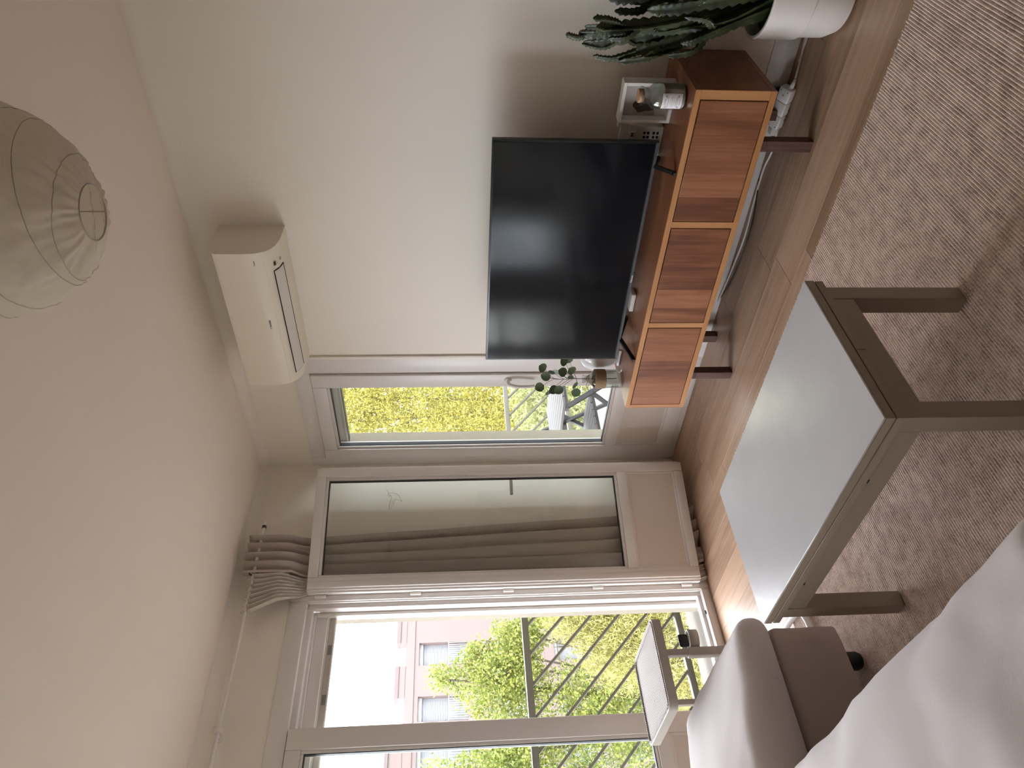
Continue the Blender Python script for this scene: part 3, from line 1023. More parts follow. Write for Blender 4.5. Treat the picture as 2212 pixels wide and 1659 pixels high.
# folding table
ft = thing('folding_table', 'grey slatted folding table on the balcony outside the narrow door', 'table', (0.72, 0.34, -0.115))
for j in range(8):
    xx = -0.29 + j * 0.075
    MB().rbox(xx, xx + 0.066, -0.40, 0.29, 0.735, 0.752, 0.003, 1).build('slat', M['slat'], ft, True, 40)
for yy in (-0.34, 0.23):
    MB().box(-0.29, 0.30, yy - 0.012, yy + 0.012, 0.712, 0.735).build('batten', M['chairmetal'], ft)
for yy in (-0.36, 0.25):
    MB().bar((-0.26, yy, 0.0), (0.27, yy, 0.715), 0.014, 0.034).build('leg', M['chairmetal'], ft)
    MB().bar((0.27, yy + 0.016, 0.0), (-0.26, yy + 0.016, 0.715), 0.014, 0.034).build('leg', M['chairmetal'], ft)
for xx, zz in ((-0.2, 0.09), (0.2, 0.09)):
    MB().bar((xx, -0.36, zz), (xx, 0.25, zz), 0.014, 0.02).build('stretcher', M['chairmetal'], ft)
# folding chair, tucked under the table from the far side
fc = thing('folding_chair', 'grey slatted folding chair tucked under the balcony table', 'chair', (0.66, 0.455, -0.115))
for j in range(6):
    xx = -0.20 + j * 0.068
    MB().rbox(xx, xx + 0.06, -0.22, 0.18, 0.478, 0.494, 0.003, 1).build('slat', M['slat'], fc, True, 40)
for sx in (-0.225, 0.225):
    MB().bar((sx, -0.25, 0.0), (sx, 0.26, 0.80), 0.016, 0.03).build('back_leg', M['chairmetal'], fc)
    MB().bar((sx * 0.9, 0.24, 0.0), (sx * 0.9, -0.20, 0.478), 0.016, 0.03).build('front_leg', M['chairmetal'], fc)
for zz in (0.64, 0.77):
    yy = -0.25 + 0.51 * zz / 0.80
    MB().rbox(-0.24, 0.24, yy + 0.01, yy + 0.026, zz - 0.028, zz + 0.028, 0.003, 1).build('back_slat', M['slat'], fc, True, 40)
for yy, zz in ((-0.19, 0.466), (0.17, 0.466)):
    MB().box(-0.21, 0.21, yy - 0.01, yy + 0.01, zz - 0.012, zz + 0.012).build('crossbar', M['chairmetal'], fc)

# ------------------------------------------------------------------ outside: building, ground, trees
GZ = -8.0
struct(MB().box(-60, 80, 1.5, 110, GZ - 0.2, GZ).build('ground', M['ground']), 'pale ground far below the balcony')

BY = 30.0
SC = (BY + 3.44348) / (15 + 3.44348)


def sx(x):
    return CAM[0] + (x - CAM[0]) * SC


def sz(z):
    return CAM[2] + (z - CAM[2]) * SC


bd = thing('apartment_building', 'pink apartment building with stepped parapet behind the green tree', 'building', (0, BY, GZ))
cols = [(9.4, 8.6), (7.75, 7.1), (6.32, 5.70), (4.90, 4.28), (3.786, 3.1), (2.3, 1.6), (0.9, 0.2)]
rows = [(2.36, 1.10), (0.55, -0.5), (-1.2, -2.2), (-2.7, -3.4)]
wb = MB()
xs = sorted({-4.0, 12.0} | {v for c in cols for v in c})
zs = sorted({-3.8, 2.475} | {v for r in rows for v in r})


def is_hole(xm, zm):
    return any(b_ < xm < a for a, b_ in cols) and any(b_ < zm < a for a, b_ in rows)


for i in range(len(xs) - 1):
    for j in range(len(zs) - 1):
        if not is_hole((xs[i] + xs[i + 1]) / 2, (zs[j] + zs[j + 1]) / 2):
            wb.box(sx(xs[i]), sx(xs[i + 1]), 0, 0.45, sz(zs[j]) - GZ, sz(zs[j + 1]) - GZ)
wb.box(sx(-4), sx(12), 0.45, 6, 0, sz(2.475) - GZ)
wb.build('wall', M['pink'], bd)
MB().box(sx(-4), sx(12), -0.04, 0.45, sz(2.475) - GZ, sz(2.70) - GZ).build('parapet', M['pink'], bd)
for a, b_, zt in ((6.31, 7.2, 2.955), (4.86, 5.69, 2.958), (7.7, 8.8, 2.955)):
    MB().box(sx(a), sx(b_), -0.06, 0.45, sz(2.70) - GZ, sz(zt - 0.10) - GZ).build('merlon', M['pink'], bd)
    MB().box(sx(a), sx(b_), -0.10, 0.5, sz(zt - 0.10) - GZ, sz(zt) - GZ).build('coping', M['pinkedge'], bd)
MB().box(sx(-4), sx(3.69), -0.06, 0.45, sz(2.70) - GZ, sz(3.02) - GZ).build('merlon', M['pink'], bd)
MB().box(sx(-4), sx(3.70), -0.12, 0.5, sz(3.02) - GZ, sz(3.11) - GZ).build('coping', M['pinkedge'], bd)
MB().box(sx(6.31) - 0.5, sx(5.69) + 0.5, 0.3, 0.5, sz(2.55) - GZ, sz(2.72) - GZ).build('parapet', M['pinkedge'], bd)
for a, b_ in cols:
    for zt, zb in rows:
        wn = MB().box(sx(b_), sx(a), 0.30, 0.34, sz(zb) - GZ, sz(zt) - GZ).build('window', M['shutter'], bd)
        f = MB()
        for q in np.linspace(zt - 0.10, zb + 0.42 * (zt - zb), 16):
            f.box(sx(b_) + 0.12, sx(a) - 0.05, 0.285, 0.31, sz(q) - GZ, sz(q) - GZ + 0.042)
        stuff(f.build('shutter_slats', M['shutter'], wn))
        MB().box(sx(b_), sx(a), 0.2, 0.3, sz(zt - 0.10) - GZ, sz(zt) - GZ).build('shutter_box', M['farwhite'], wn)
        rr = MB()
        for q in np.linspace(sx(b_) + 0.05, sx(a) - 0.05, 11):
            rr.box(q - 0.012, q + 0.012, -0.05, -0.02, sz(zb) - GZ, sz(zb + 0.38 * (zt - zb)) - GZ)
        rr.box(sx(b_), sx(a), -0.06, -0.01, sz(zb + 0.38 * (zt - zb)) - GZ, sz(zb + 0.38 * (zt - zb)) - GZ + 0.04)
        rr.build('window_guard', M['farwhite'], wn)
an = MB().tube([(sx(5.85), 0.6, sz(2.6) - GZ), (sx(5.85), 0.6, sz(2.79) - GZ)], 0.015, 6)
an.box(sx(5.85) - 0.3, sx(5.85) + 0.3, 0.59, 0.61, sz(2.77) - GZ, sz(2.775) - GZ)
an.build('antenna', M['rail'], bd)

struct(MB().box(13.0, 21.0, -17.0, 5.5, GZ, 11.0).build('wall_light_blocker', M['pink']), 'unseen block added to cut sky light through the narrow glazed door')  # added unseen blocker, reduces sky light entering by the narrow door

lb = thing('garden_shed', 'low pink outbuilding with a red tiled roof below the trees', 'building', (2.6, 11.5, GZ))
MB().box(-1.4, 1.4, 0, 2.5, 0, 3.0).build('wall', M['pink'], lb)
MB().add([(-1.6, -0.4, 2.9), (1.6, -0.4, 2.9), (1.6, 1.3, 4.2), (-1.6, 1.3, 4.2), (-1.6, -0.4, 2.75), (1.6, -0.4, 2.75), (1.6, 1.3, 4.05), (-1.6, 1.3, 4.05), (1.6, 2.9, 2.9), (-1.6, 2.9, 2.9), (1.6, 2.9, 2.75), (-1.6, 2.9, 2.75)],
         [(0, 1, 2, 3), (3, 2, 8, 9), (4, 7, 6, 5), (7, 11, 10, 6), (0, 4, 5, 1), (9, 8, 10, 11), (0, 3, 7, 4), (3, 9, 11, 7), (1, 5, 6, 2), (2, 6, 10, 8)]).build('roof', M['rooftile'], lb)


def leaves(blobs, n, size, aspect, droop=0.0, clump=0.0, per=14, flat=0.0, seed=1):
    """many small leaf blades inside the blobs: (centre, radii, weight)"""
    g = np.random.default_rng(seed)
    wts = np.array([b_[2] for b_ in blobs], float)
    wts /= wts.sum()
    nc = max(1, n // per)
    idx = g.choice(len(blobs), nc, p=wts)
    C0 = np.array([b_[0] for b_ in blobs])[idx]
    R0 = np.array([b_[1] for b_ in blobs])[idx]
    d = g.normal(size=(nc, 3))
    d /= np.linalg.norm(d, axis=1)[:, None]
    rad = g.random(nc) ** 0.45
    cc = C0 + d * R0 * rad[:, None]
    tw = d * 0.6 + g.normal(size=(nc, 3)) * 0.6
    tw[:, 2] += 0.2 - droop
    tw /= np.linalg.norm(tw, axis=1)[:, None]
    tt = g.random((nc, per))
    P = cc[:, None, :] + tw[:, None, :] * (tt * clump * 2 - clump)[:, :, None] + g.normal(size=(nc, per, 3)) * clump * 0.28
    ax = tw[:, None, :] + g.normal(size=(nc, per, 3)) * 0.65
    ax[:, :, 2] -= droop * 0.6
    P = P.reshape(-1, 3)
    ax = ax.reshape(-1, 3)
    ax /= np.linalg.norm(ax, axis=1)[:, None]
    rv = g.normal(size=P.shape)
    rv[:, 2] *= (1 - flat)
    sd = np.cross(ax, rv)
    sd /= np.linalg.norm(sd, axis=1)[:, None] + 1e-9
    s = size * (0.65 + 0.7 * g.random(len(P)))[:, None]
    a, b_ = ax * s * 0.5, sd * s * 0.5 * aspect
    V = np.stack([P - a, P - a * 0.1 + b_, P + a, P - a * 0.1 - b_], 1).reshape(-1, 3)
    return V


def foliage(name, V, m, parent):
    nv = len(V)
    me = bpy.data.meshes.new(name)
    me.vertices.add(nv)
    me.vertices.foreach_set('co', V.astype(np.float32).ravel())
    me.loops.add(nv)
    me.loops.foreach_set('vertex_index', np.arange(nv, dtype=np.int32))
    me.polygons.add(nv // 4)
    me.polygons.foreach_set('loop_start', np.arange(0, nv, 4, dtype=np.int32))
    me.update(calc_edges=True)
    me.materials.append(m)
    o = bpy.data.objects.new(name, me)
    COL.objects.link(o)
    o.parent = parent
    return stuff(o)


def tree(name, label, base, blobs, n, size, aspect, m, limbs, r0=0.13, group='trees outside the balcony', **kw):
    tr = thing(name, label, 'tree', base, 0, group)
    B0 = np.array(base)
    bl = [(np.array(c) - B0, np.array(r), w_) for c, r, w_ in blobs]
    top = bl[0][0]
    tm = MB()
    p = spline([(0, 0, 0), (0.1, 0.05, top[2] * 0.35), (top[0] * 0.4, top[1] * 0.4, top[2] * 0.7), tuple(top)], 6)
    tm.tube(p, [r0 * (1 - 0.75 * i / (len(p) - 1)) for i in range(len(p))], 9)
    tm.build('trunk', M['bark'], tr, True)
    for c, r, w_ in bl[:limbs]:
        bm_ = MB()
        st = Vector((top[0] * 0.35, top[1] * 0.35, top[2] * 0.62))
        e_ = Vector(c) + Vector((0, 0, r[2] * 0.45))
        mid = st.lerp(e_, 0.5) + Vector((0.06, 0.04, -0.12))
        q = spline([st, mid, e_], 5)
        bm_.tube(q, [0.045 * (1 - 0.8 * i / (len(q) - 1)) for i in range(len(q))], 6)
        for k_ in range(5):
            f_ = 0.35 + 0.12 * k_
            s_ = q[int(f_ * (len(q) - 1))]
            tip = s_ + Vector((random.uniform(-1, 1) * r[0], random.uniform(-1, 1) * r[1], random.uniform(0.1, 0.9) * r[2])) * 0.8
            bm_.tube([s_, s_.lerp(tip, 0.5) + Vector((0, 0, 0.04)), tip], [0.014, 0.009, 0.004], 5)
        bm_.build('branch', M['bark'], tr, True)
    foliage('foliage', leaves(bl, n, size, aspect, **kw), m, tr)
    return tr


tree('broadleaf_tree', 'light green leafy tree in front of the pink building', (0.5, 6.2, GZ),
     [((0.75, 6.0, -0.5), (0.85, 0.8, 0.9), 3.2), ((1.2, 6.0, 0.75), (0.45, 0.6, 0.62), 1.7), ((1.65, 6.0, 0.55), (0.42, 0.5, 0.42), 0.9), ((2.0, 6.05, 0.40), (0.28, 0.4, 0.5), 0.45),
      ((0.35, 6.0, 0.75), (0.42, 0.6, 0.62), 1.5), ((1.33, 6.0, 1.50), (0.16, 0.3, 0.28), 0.22), ((1.58, 6.0, 1.08), (0.25, 0.3, 0.25), 0.3), ((-0.4, 6.0, 0.3), (0.7, 0.7, 1.0), 2.0), ((0.2, 6.1, -1.8), (1.6, 0.9, 0.9), 2.5), ((0.05, 6.0, 1.5), (0.3, 0.4, 0.4), 0.4)],
     66000, 0.040, 0.62, M['fol_green'], 8, clump=0.10, per=12, seed=3)
tree('willow_tree', 'yellow-green drooping narrow-leaved tree behind the railing bars', (1.1, 4.3, GZ),
     [((0.85, 4.0, -0.45), (0.62, 0.5, 0.55), 2.2), ((1.15, 4.0, 0.0), (0.42, 0.4, 0.40), 1.0), ((0.5, 4.0, -1.2), (0.75, 0.5, 0.6), 2.0), ((1.5, 4.1, -0.6), (0.6, 0.5, 0.9), 1.4)],
     52000, 0.055, 0.17, M['fol_willow'], 4, droop=0.8, clump=0.11, per=10, seed=5)
tree('cypress_tree', 'dense yellow-green evergreen filling the narrow door glass', (6.6, 6.2, GZ),
     [((6.3, 6.2, 1.7), (1.2, 0.9, 1.5), 3.0), ((6.9, 6.3, 3.4), (1.2, 0.9, 1.2), 2.2), ((6.0, 6.1, 3.3), (0.9, 0.8, 1.2), 1.6), ((6.6, 6.2, 0.0), (1.4, 0.9, 1.2), 2.4), ((5.6, 6.0, 0.6), (0.7, 0.7, 1.4), 1.4), ((6.8, 6.3, 5.0), (1.1, 0.9, 1.0), 1.4)],
     120000, 0.050, 0.34, M['fol_yellow'], 4, clump=0.16, per=16, r0=0.22, seed=9)
tree('oleander_shrub', 'pale green long-leaved shrub below the balcony railing', (4.4, 4.0, GZ),
     [((4.1, 3.6, 0.05), (0.75, 0.5, 0.62), 2.0), ((3.4, 3.4, -0.1), (0.6, 0.5, 0.55), 1.2), ((3.9, 3.6, -0.9), (0.9, 0.6, 0.7), 1.3)],
     16000, 0.085, 0.2, M['fol_pale'], 3, clump=0.10, per=9, seed=11)
tree('broadleaf_tree', 'darker tree far behind the evergreen', (13.0, 13.0, GZ),
     [((12.5, 13.0, 1.0), (4.0, 1.5, 4.5), 1.0), ((9.0, 12.5, -2.0), (4.0, 1.5, 3.0), 0.8)],
     16000, 0.22, 0.6, M['fol_green'], 2, clump=0.3, per=10, r0=0.3, seed=13)

# ------------------------------------------------------------------ media cabinet
CY0, CY1, CX = -2.461, -0.878, -0.404
CZ0, CZ1 = 0.210, 0.503
cb = thing('media_cabinet', 'low walnut media cabinet under the television', 'cabinet', ((CX - 0.012) / 2, (CY0 + CY1) / 2, 0))
ox, oy = (CX - 0.012) / 2, (CY0 + CY1) / 2


def cbx(nm, x0, x1, y0, y1, z0, z1, m, bv=0.0012, par=None):
    return MB().rbox(x0 - ox, x1 - ox, y0 - oy, y1 - oy, z0, z1, bv, 1).build(nm, m, par or cb, True, 40)


T = 0.022
XB = -0.012
cbx('top_panel', CX + 0.003, XB, CY0, CY1, CZ1 - T, CZ1, M['walnut_top'])
cbx('bottom_panel', CX + 0.003, XB, CY0, CY1, CZ0, CZ0 + T, M['walnut_top'])
sdm = wood('walnut_side', (0.075, 0.03, 0.02), (0.13, 0.055, 0.034), (0.18, 0.085, 0.052), 2, rough=0.4, scale=1.1)
for a, b_ in ((CY0, CY0 + T), (CY1 - T, CY1)):
    cbx('side_panel', CX + 0.003, XB, a, b_, CZ0 + T, CZ1 - T, M['walnut_top'])
for a, b_ in ((-1.937, -1.909), (-1.421, -1.394)):
    cbx('divider', CX + 0.003, XB, a, b_, CZ0 + T, CZ1 - T, M['walnut_top'])
cbx('back_panel', XB - 0.006, XB - 0.001, CY0 + T, CY1 - T, CZ0 + T, CZ1 - T, M['walnut_top'])
cbx('edge_band', CX, CX + 0.003, CY0, CY1, CZ1 - T, CZ1, M['edge'], 0.0006)
cbx('edge_band', CX, CX + 0.003, CY0, CY1, CZ0, CZ0 + T, M['edge'], 0.0006)
for a, b_ in ((CY0, CY0 + 0.034), (-1.937, -1.909), (-1.421, -1.394), (CY1 - T, CY1)):
    cbx('edge_band', CX, CX + 0.003, a, b_, CZ0 + T, CZ1 - T, M['edgev'], 0.0006)
for a, b_ in ((CY0 + 0.034, -1.937), (-1.909, -1.421), (-1.394, CY1 - T)):
    cbx('door', CX - 0.001, CX + 0.018, a + 0.003, b_ - 0.003, CZ0 + T + 0.003, CZ1 - T - 0.0035, M['walnut'])
    cbx('gap_lining', CX + 0.0185, CX + 0.021, a, b_, CZ0 + T, CZ1 - T, M['gap'], 0.0004)
for yy in (-2.242, -1.064):
    for xx in (-0.372, -0.10):
        cbx('leg', xx, xx + 0.042, yy - 0.021, yy + 0.021, 0.0005, CZ0 - 0.03, M['legwood'])
    cbx('leg_rail', -0.372, -0.058, yy - 0.021, yy + 0.021, CZ0 - 0.03, CZ0, M['legwood'])
cbx('stretcher', -0.24, -0.20, -2.221, -1.085, CZ0 - 0.03, CZ0 - 0.0005, M['legwood'])

# ------------------------------------------------------------------ television
tv = thing('television', 'large black flat television standing on the walnut cabinet', 'television', (-0.265, -1.65, CZ1))
t0, t1, tz0, tz1 = -2.208 + 1.65, -1.092 + 1.65, 0.052, 0.694
MB().rbox(-0.012, 0.012, t0, t1, tz0, tz1, 0.003).build('housing', M['black'], tv, True, 40)
MB().rbox(0.010, 0.055, t0 + 0.12, t1 - 0.12, tz0 + 0.03, tz0 + 0.42, 0.012).build('rear_cover', M['blackmatt'], tv, True, 40)
MB().box(-0.0135, -0.0119, t0 + 0.009, t1 - 0.009, tz0 + 0.017, tz1 - 0.009).build('screen', M['screen'], tv)
MB().rbox(-0.0155, -0.012, t0 + 0.001, t1 - 0.001, tz0 + 0.001, tz0 + 0.013, 0.001, 1).build('lower_trim', M['charcoal'], tv)
MB().rbox(-0.010, 0.004, 0.052, 0.105, tz0 - 0.007, tz0 + 0.001, 0.002, 1).build('sensor', M['black'], tv)
text_part('brand_lettering', 'Hisense', 0.0125, M['silver'], tv, (-0.0159, 0.078, tz0 + 0.0068), (0, -1, 0), (0, 0, 1))
for yy, dy in ((-2.105 + 1.65, -0.03), (-1.215 + 1.65, 0.03)):
    ft_ = MB()
    for s in (-1, 1):
        a = Vector((0.0, yy, 0.056))
        e_ = Vector((0.118 * s, yy - s * dy, 0.0065))
        ft_.bar(a, e_, 0.012, 0.018)
        ft_.box(e_.x - 0.010, e_.x + 0.010, e_.y - 0.006, e_.y + 0.006, 0.0, 0.010)
    ft_.build('foot', M['blackmatt'], tv)

# ------------------------------------------------------------------ things on the cabinet
# glass vase with eucalyptus
VX, VY = -0.262, -0.945
vs = thing('glass_vase', 'clear glass bottle vase wrapped with jute at the end of the cabinet', 'vase', (VX, VY, CZ1))
outer = [(0.038, 0.0), (0.046, 0.004), (0.0475, 0.015), (0.0475, 0.135), (0.043, 0.150), (0.024, 0.165), (0.018, 0.172), (0.018, 0.192), (0.0215, 0.196), (0.0215, 0.204)]
gb = MB().lathe(outer + [(0.0185, 0.204), (0.0155, 0.19), (0.0155, 0.172), (0.040, 0.149), (0.0445, 0.135), (0.0445, 0.026), (0.0, 0.020)], 36)
gb.build('bottle', M['jar'], vs, True, 35)
MB().lathe([(0.0478, 0.090), (0.0495, 0.092), (0.0495, 0.143), (0.0460, 0.1465)], 36, capb=False).build('jute_wrap', M['twine'], vs, True, 40)
tw = MB()
tw.tube([(0.0195 * math.cos(a), 0.0195 * math.sin(a), 0.176 + 0.004 * math.sin(2 * a)) for a in np.linspace(0, 2 * PI, 24, endpoint=False)], 0.0017, 6, closed=True)
for s in (-1, 1):
    tw.tube(spline([(-0.02, 0.0, 0.177), (-0.026, 0.02 * s, 0.187), (-0.024, 0.036 * s, 0.178), (-0.022, 0.02 * s, 0.170), (-0.02, 0, 0.177)], 6), 0.0015, 6)
    tw.tube(spline([(-0.02, 0, 0.176), (-0.03, 0.018 * s, 0.155), (-0.045, 0.04 * s, 0.150 - 0.02 * s)], 6), 0.0014, 6)
tw.build('twine_bow', M['twine'], vs, True)

sp = thing('eucalyptus_sprig', 'dark green eucalyptus sprig standing in the glass vase', 'plant', (VX, VY, CZ1 + 0.028))


def leaf_blade(L, Wd, curl=0.12):
    mb = MB()
    n_, m_ = 8, 4

    def f(u, v):
        yv = (v - 0.5) * 2
        wv_ = Wd * 0.5 * (math.sin(PI * min(1, u * 0.93 + 0.07)) ** 0.6 if 0 < u < 1 else 0.02)
        return (u * L, yv * wv_, curl * L * (u - 0.5) ** 2 + 0.16 * abs(yv) ** 1.5 * wv_)
    mb.grid(f, n_, m_)
    return mb


leaf_big = leaf_blade(0.052, 0.048).build('leaf', M['euc'], sp, True)
leaf_sml = leaf_blade(0.045, 0.020, 0.3).build('leaf', M['eucpale'], sp, True)


def place_leaf(proto, first, base, d, nrm):
    if first:
        o = proto
    else:
        o = proto.copy()
        COL.objects.link(o)
        o.parent = sp
    d = Vector(d).normalized()
    nrm = Vector(nrm)
    nrm = (nrm - d * nrm.dot(d)).normalized()
    s = nrm.cross(d)
    o.matrix_local = Matrix(((d.x, s.x, nrm.x, base[0]), (d.y, s.y, nrm.y, base[1]), (d.z, s.z, nrm.z, base[2]), (0, 0, 0, 1)))


main = spline([(0.010, 0.008, 0.0), (0.0, 0.0, 0.13), (0.0, -0.002, 0.205), (0.0, 0.0, 0.25), (0.0, 0.0, 0.30), (0.0, -0.01, 0.345), (0.0, -0.03, 0.375)], 5)
MB().tube(main, [0.0022 - 0.0012 * i / len(main) for i in range(len(main))], 6).build('stem', M['twig'], sp, True)
zo = CZ1 + 0.028
lf = [  # target (y, z) of the blade middle in the room, size, facing
    (-1.034, 0.918, 1), (-0.888, 0.919, 1), (-0.868, 0.846, 1), (-0.893, 0.826, 1), (-0.872, 0.735, 1), (-1.014, 0.818, 1), (-1.030, 0.775, 1), (-0.958, 0.893, 1),
    (-1.062, 0.790, 1), (-1.005, 0.872, 0), (-0.978, 0.775, 0), (-0.835, 0.868, 0), (-0.928, 0.748, 0), (-1.024, 0.852, 0), (-1.07, 0.815, 1), (-0.985, 0.842, 0)]
tm = MB()
firstb = firsts = True
cam_dir = Vector((-2.6, -2.5, 0.45)).normalized()
for i, (yy, zz, big) in enumerate(lf):
    q = Vector((random.uniform(-0.03, 0.03), yy - VY, zz - zo))
    an_ = min(main[10:], key=lambda p: (p - Vector((0, 0, max(0.18, q.z - 0.07)))).length)
    d = (q - an_)
    d = (d + Vector((random.uniform(-0.02, 0.02), 0, 0.025))).normalized()
    L = 0.052 if big else 0.045
    base = q - d * L * 0.5
    tm.tube([an_, an_.lerp(base, 0.6) + Vector((0, 0, 0.004)), base], [0.0011, 0.0009, 0.0007], 5)
    nrm = cam_dir + Vector((random.uniform(-0.5, 0.5), random.uniform(-0.5, 0.5), random.uniform(-0.5, 0.5))) * (0.8 if big else 2.0)
    if big:
        place_leaf(leaf_big, firstb, base, d, nrm)
        firstb = False
    else:
        place_leaf(leaf_sml, firsts, base, d, nrm)
        firsts = False
tm.build('twigs', M['twig'], sp, True)

# white round ornament, mostly behind the tv
ob = thing('round_ornament', 'white glossy round ornament half hidden behind the television', 'ornament', (-0.145, -1.0, CZ1))
gl_ = mat('white_gloss_glaze', (0.78, 0.76, 0.755), 0.12, var=0.02)
pr = [(0.0, 0.004), (0.03, 0.004)]
mbo = MB()
mbo.lathe([(0.004, 0.0)] + [(0.102 * math.sin(a), 0.045 - 0.045 * math.cos(a)) for a in np.linspace(0.15, PI - 0.35, 16)] + [(0.055, 0.084), (0.05, 0.078), (0.0, 0.074)], 40)
mbo.v = [(x, z * 0.0 + z - 0.045, y) for x, y, z in mbo.v]
mbo.v = [(y_ * 1.0, x_, z_ + 0.106) for x_, y_, z_ in mbo.v]
mbo.build('body', gl_, ob, True, 50)
MB().tube([(-0.02, 0.05, 0.008), (-0.02, -0.05, 0.008)], 0.008, 10).build('foot', gl_, ob, True, 50)

# small white box under the tv
wbx = MB().rbox(-0.03, 0.03, -0.05, 0.05, 0.0, 0.022, 0.005, 3).build('media_box', M['whiteplastic'], None, True, 40, (-0.185, -1.385, CZ1 + 0.0005))
tag(wbx, 'small white box lying on the cabinet behind the television', 'box')

# box picture frame, a step turned towards the room
ang = math.atan2(-0.187 + 0.174, -2.239 + 2.395)
pf = thing('picture_frame', 'deep white box picture frame behind the candle', 'picture frame', (-0.158, -2.317, CZ1), math.radians(-5))
W2, HF, D2 = 0.080, 0.203, 0.022
for nm, bxs in (('frame_side', (-D2, D2, -W2, -W2 + 0.013, 0.013, HF - 0.013)), ('frame_side', (-D2, D2, W2 - 0.013, W2, 0.013, HF - 0.013)), ('frame_top', (-D2, D2, -W2, W2, HF - 0.013, HF)), ('frame_bottom', (-D2, D2, -W2, W2, 0.0, 0.013))):
    MB().rbox(*bxs, bv=0.001, seg=1).build(nm, M['white'], pf, True, 40)
MB().box(0.013, 0.017, -W2 + 0.012, W2 - 0.012, 0.012, HF - 0.012).build('backing', M['panelw'], pf)
t = NT('photo_print')
tc = t.n('TexCoord')
spx = t.n('SeparateXYZ')
t.l(tc.outputs['Object'], spx.inputs[0])
# soft background: pale sky above, grey-brown below, darker figure
gr = t.n('ValToRGB')
e = gr.color_ramp.elements
e[0].position, e[0].color = 0.02, (0.33, 0.28, 0.27, 1)
e[1].position, e[1].color = 0.062, (0.62, 0.58, 0.57, 1)
ml = t.n('Math', operation='MULTIPLY_ADD')
ml.inputs[1].default_value = -1.0
ml.inputs[2].default_value = 0.04
t.l(spx.outputs[1], ml.inputs[0])
t.l(ml.outputs[0], gr.inputs[0])
t.l(gr.outputs[0], t.p.inputs['Base Color'])
t.p.inputs['Roughness'].default_value = 0.35
ph = MB().box(0.0105, 0.0128, -W2 + 0.0135, W2 - 0.0135, 0.0135, HF - 0.0135).build('photo', t.m, pf)


def blob2d(cy, cz, ry, rz, x, n=18, jag=0.0):
    return [(x, cy + ry * math.cos(a) * (1 + jag * math.sin(5 * a)), cz + rz * math.sin(a) * (1 + jag * math.cos(4 * a))) for a in np.linspace(0, 2 * PI, n, endpoint=False)]


hairm = mat('photo_dark_brown', (0.045, 0.022, 0.012), 0.4, var=0.4, vscale=60)
hm = MB()
hm.add(blob2d(0.022, 0.112, 0.031, 0.034, 0.0098, jag=0.10), [tuple(range(18))])
hm.add(blob2d(0.035, 0.082, 0.012, 0.022, 0.0097, jag=0.10), [tuple(range(18))])
hm.build('photo_figure', hairm, pf)
hm = MB().add([(0.0096, 0.066, 0.014), (0.0096, 0.0, 0.014), (0.0096, 0.012, 0.074), (0.0096, 0.045, 0.060), (0.0096, 0.066, 0.055)], [(0, 1, 2, 3, 4)])
hm.build('photo_figure', mat('photo_pale_grey', (0.50, 0.47, 0.47), 0.4, var=0.15, vscale=30), pf)

# ceramic house
ho = thing('ceramic_house', 'white ceramic candle house with square windows beside the television', 'ornament', (-0.085, -2.135, CZ1))
hw, hd_ = 0.062, 0.035
body = MB()
body.rbox(-hd_, hd_, -hw, hw, 0.0, 0.098, 0.003)
body.build('walls', M['ceramic'], ho, True, 40)
roof = MB()
roof.add([(-hd_ - 0.004, -hw - 0.003, 0.097), (hd_ + 0.004, -hw - 0.003, 0.097), (0.012, -hw - 0.003, 0.168), (-0.012, -hw - 0.003, 0.168), (-hd_ - 0.004, hw + 0.003, 0.097), (hd_ + 0.004, hw + 0.003, 0.097), (0.012, hw + 0.003, 0.168), (-0.012, hw + 0.003, 0.168)],
         [(0, 1, 2, 3), (4, 7, 6, 5), (0, 4, 5, 1), (1, 5, 6, 2), (2, 6, 7, 3), (3, 7, 4, 0)])
roof.build('roof', M['ceramic'], ho)
for r_ in range(7):
    zt_ = 0.101 + r_ * 0.0092
    xt_ = -hd_ - 0.004 + (hd_ - 0.008) * (zt_ - 0.097) / 0.071
    MB().box(xt_ - 0.0016, xt_ + 0.004, -hw - 0.002, hw + 0.002, zt_, zt_ + 0.0035).build('roof_course', M['ceramic'], ho)
MB().rbox(-0.008, 0.012, -hw - 0.001, -hw + 0.018, 0.150, 0.182, 0.002, 1).build('chimney', M['ceramic'], ho)
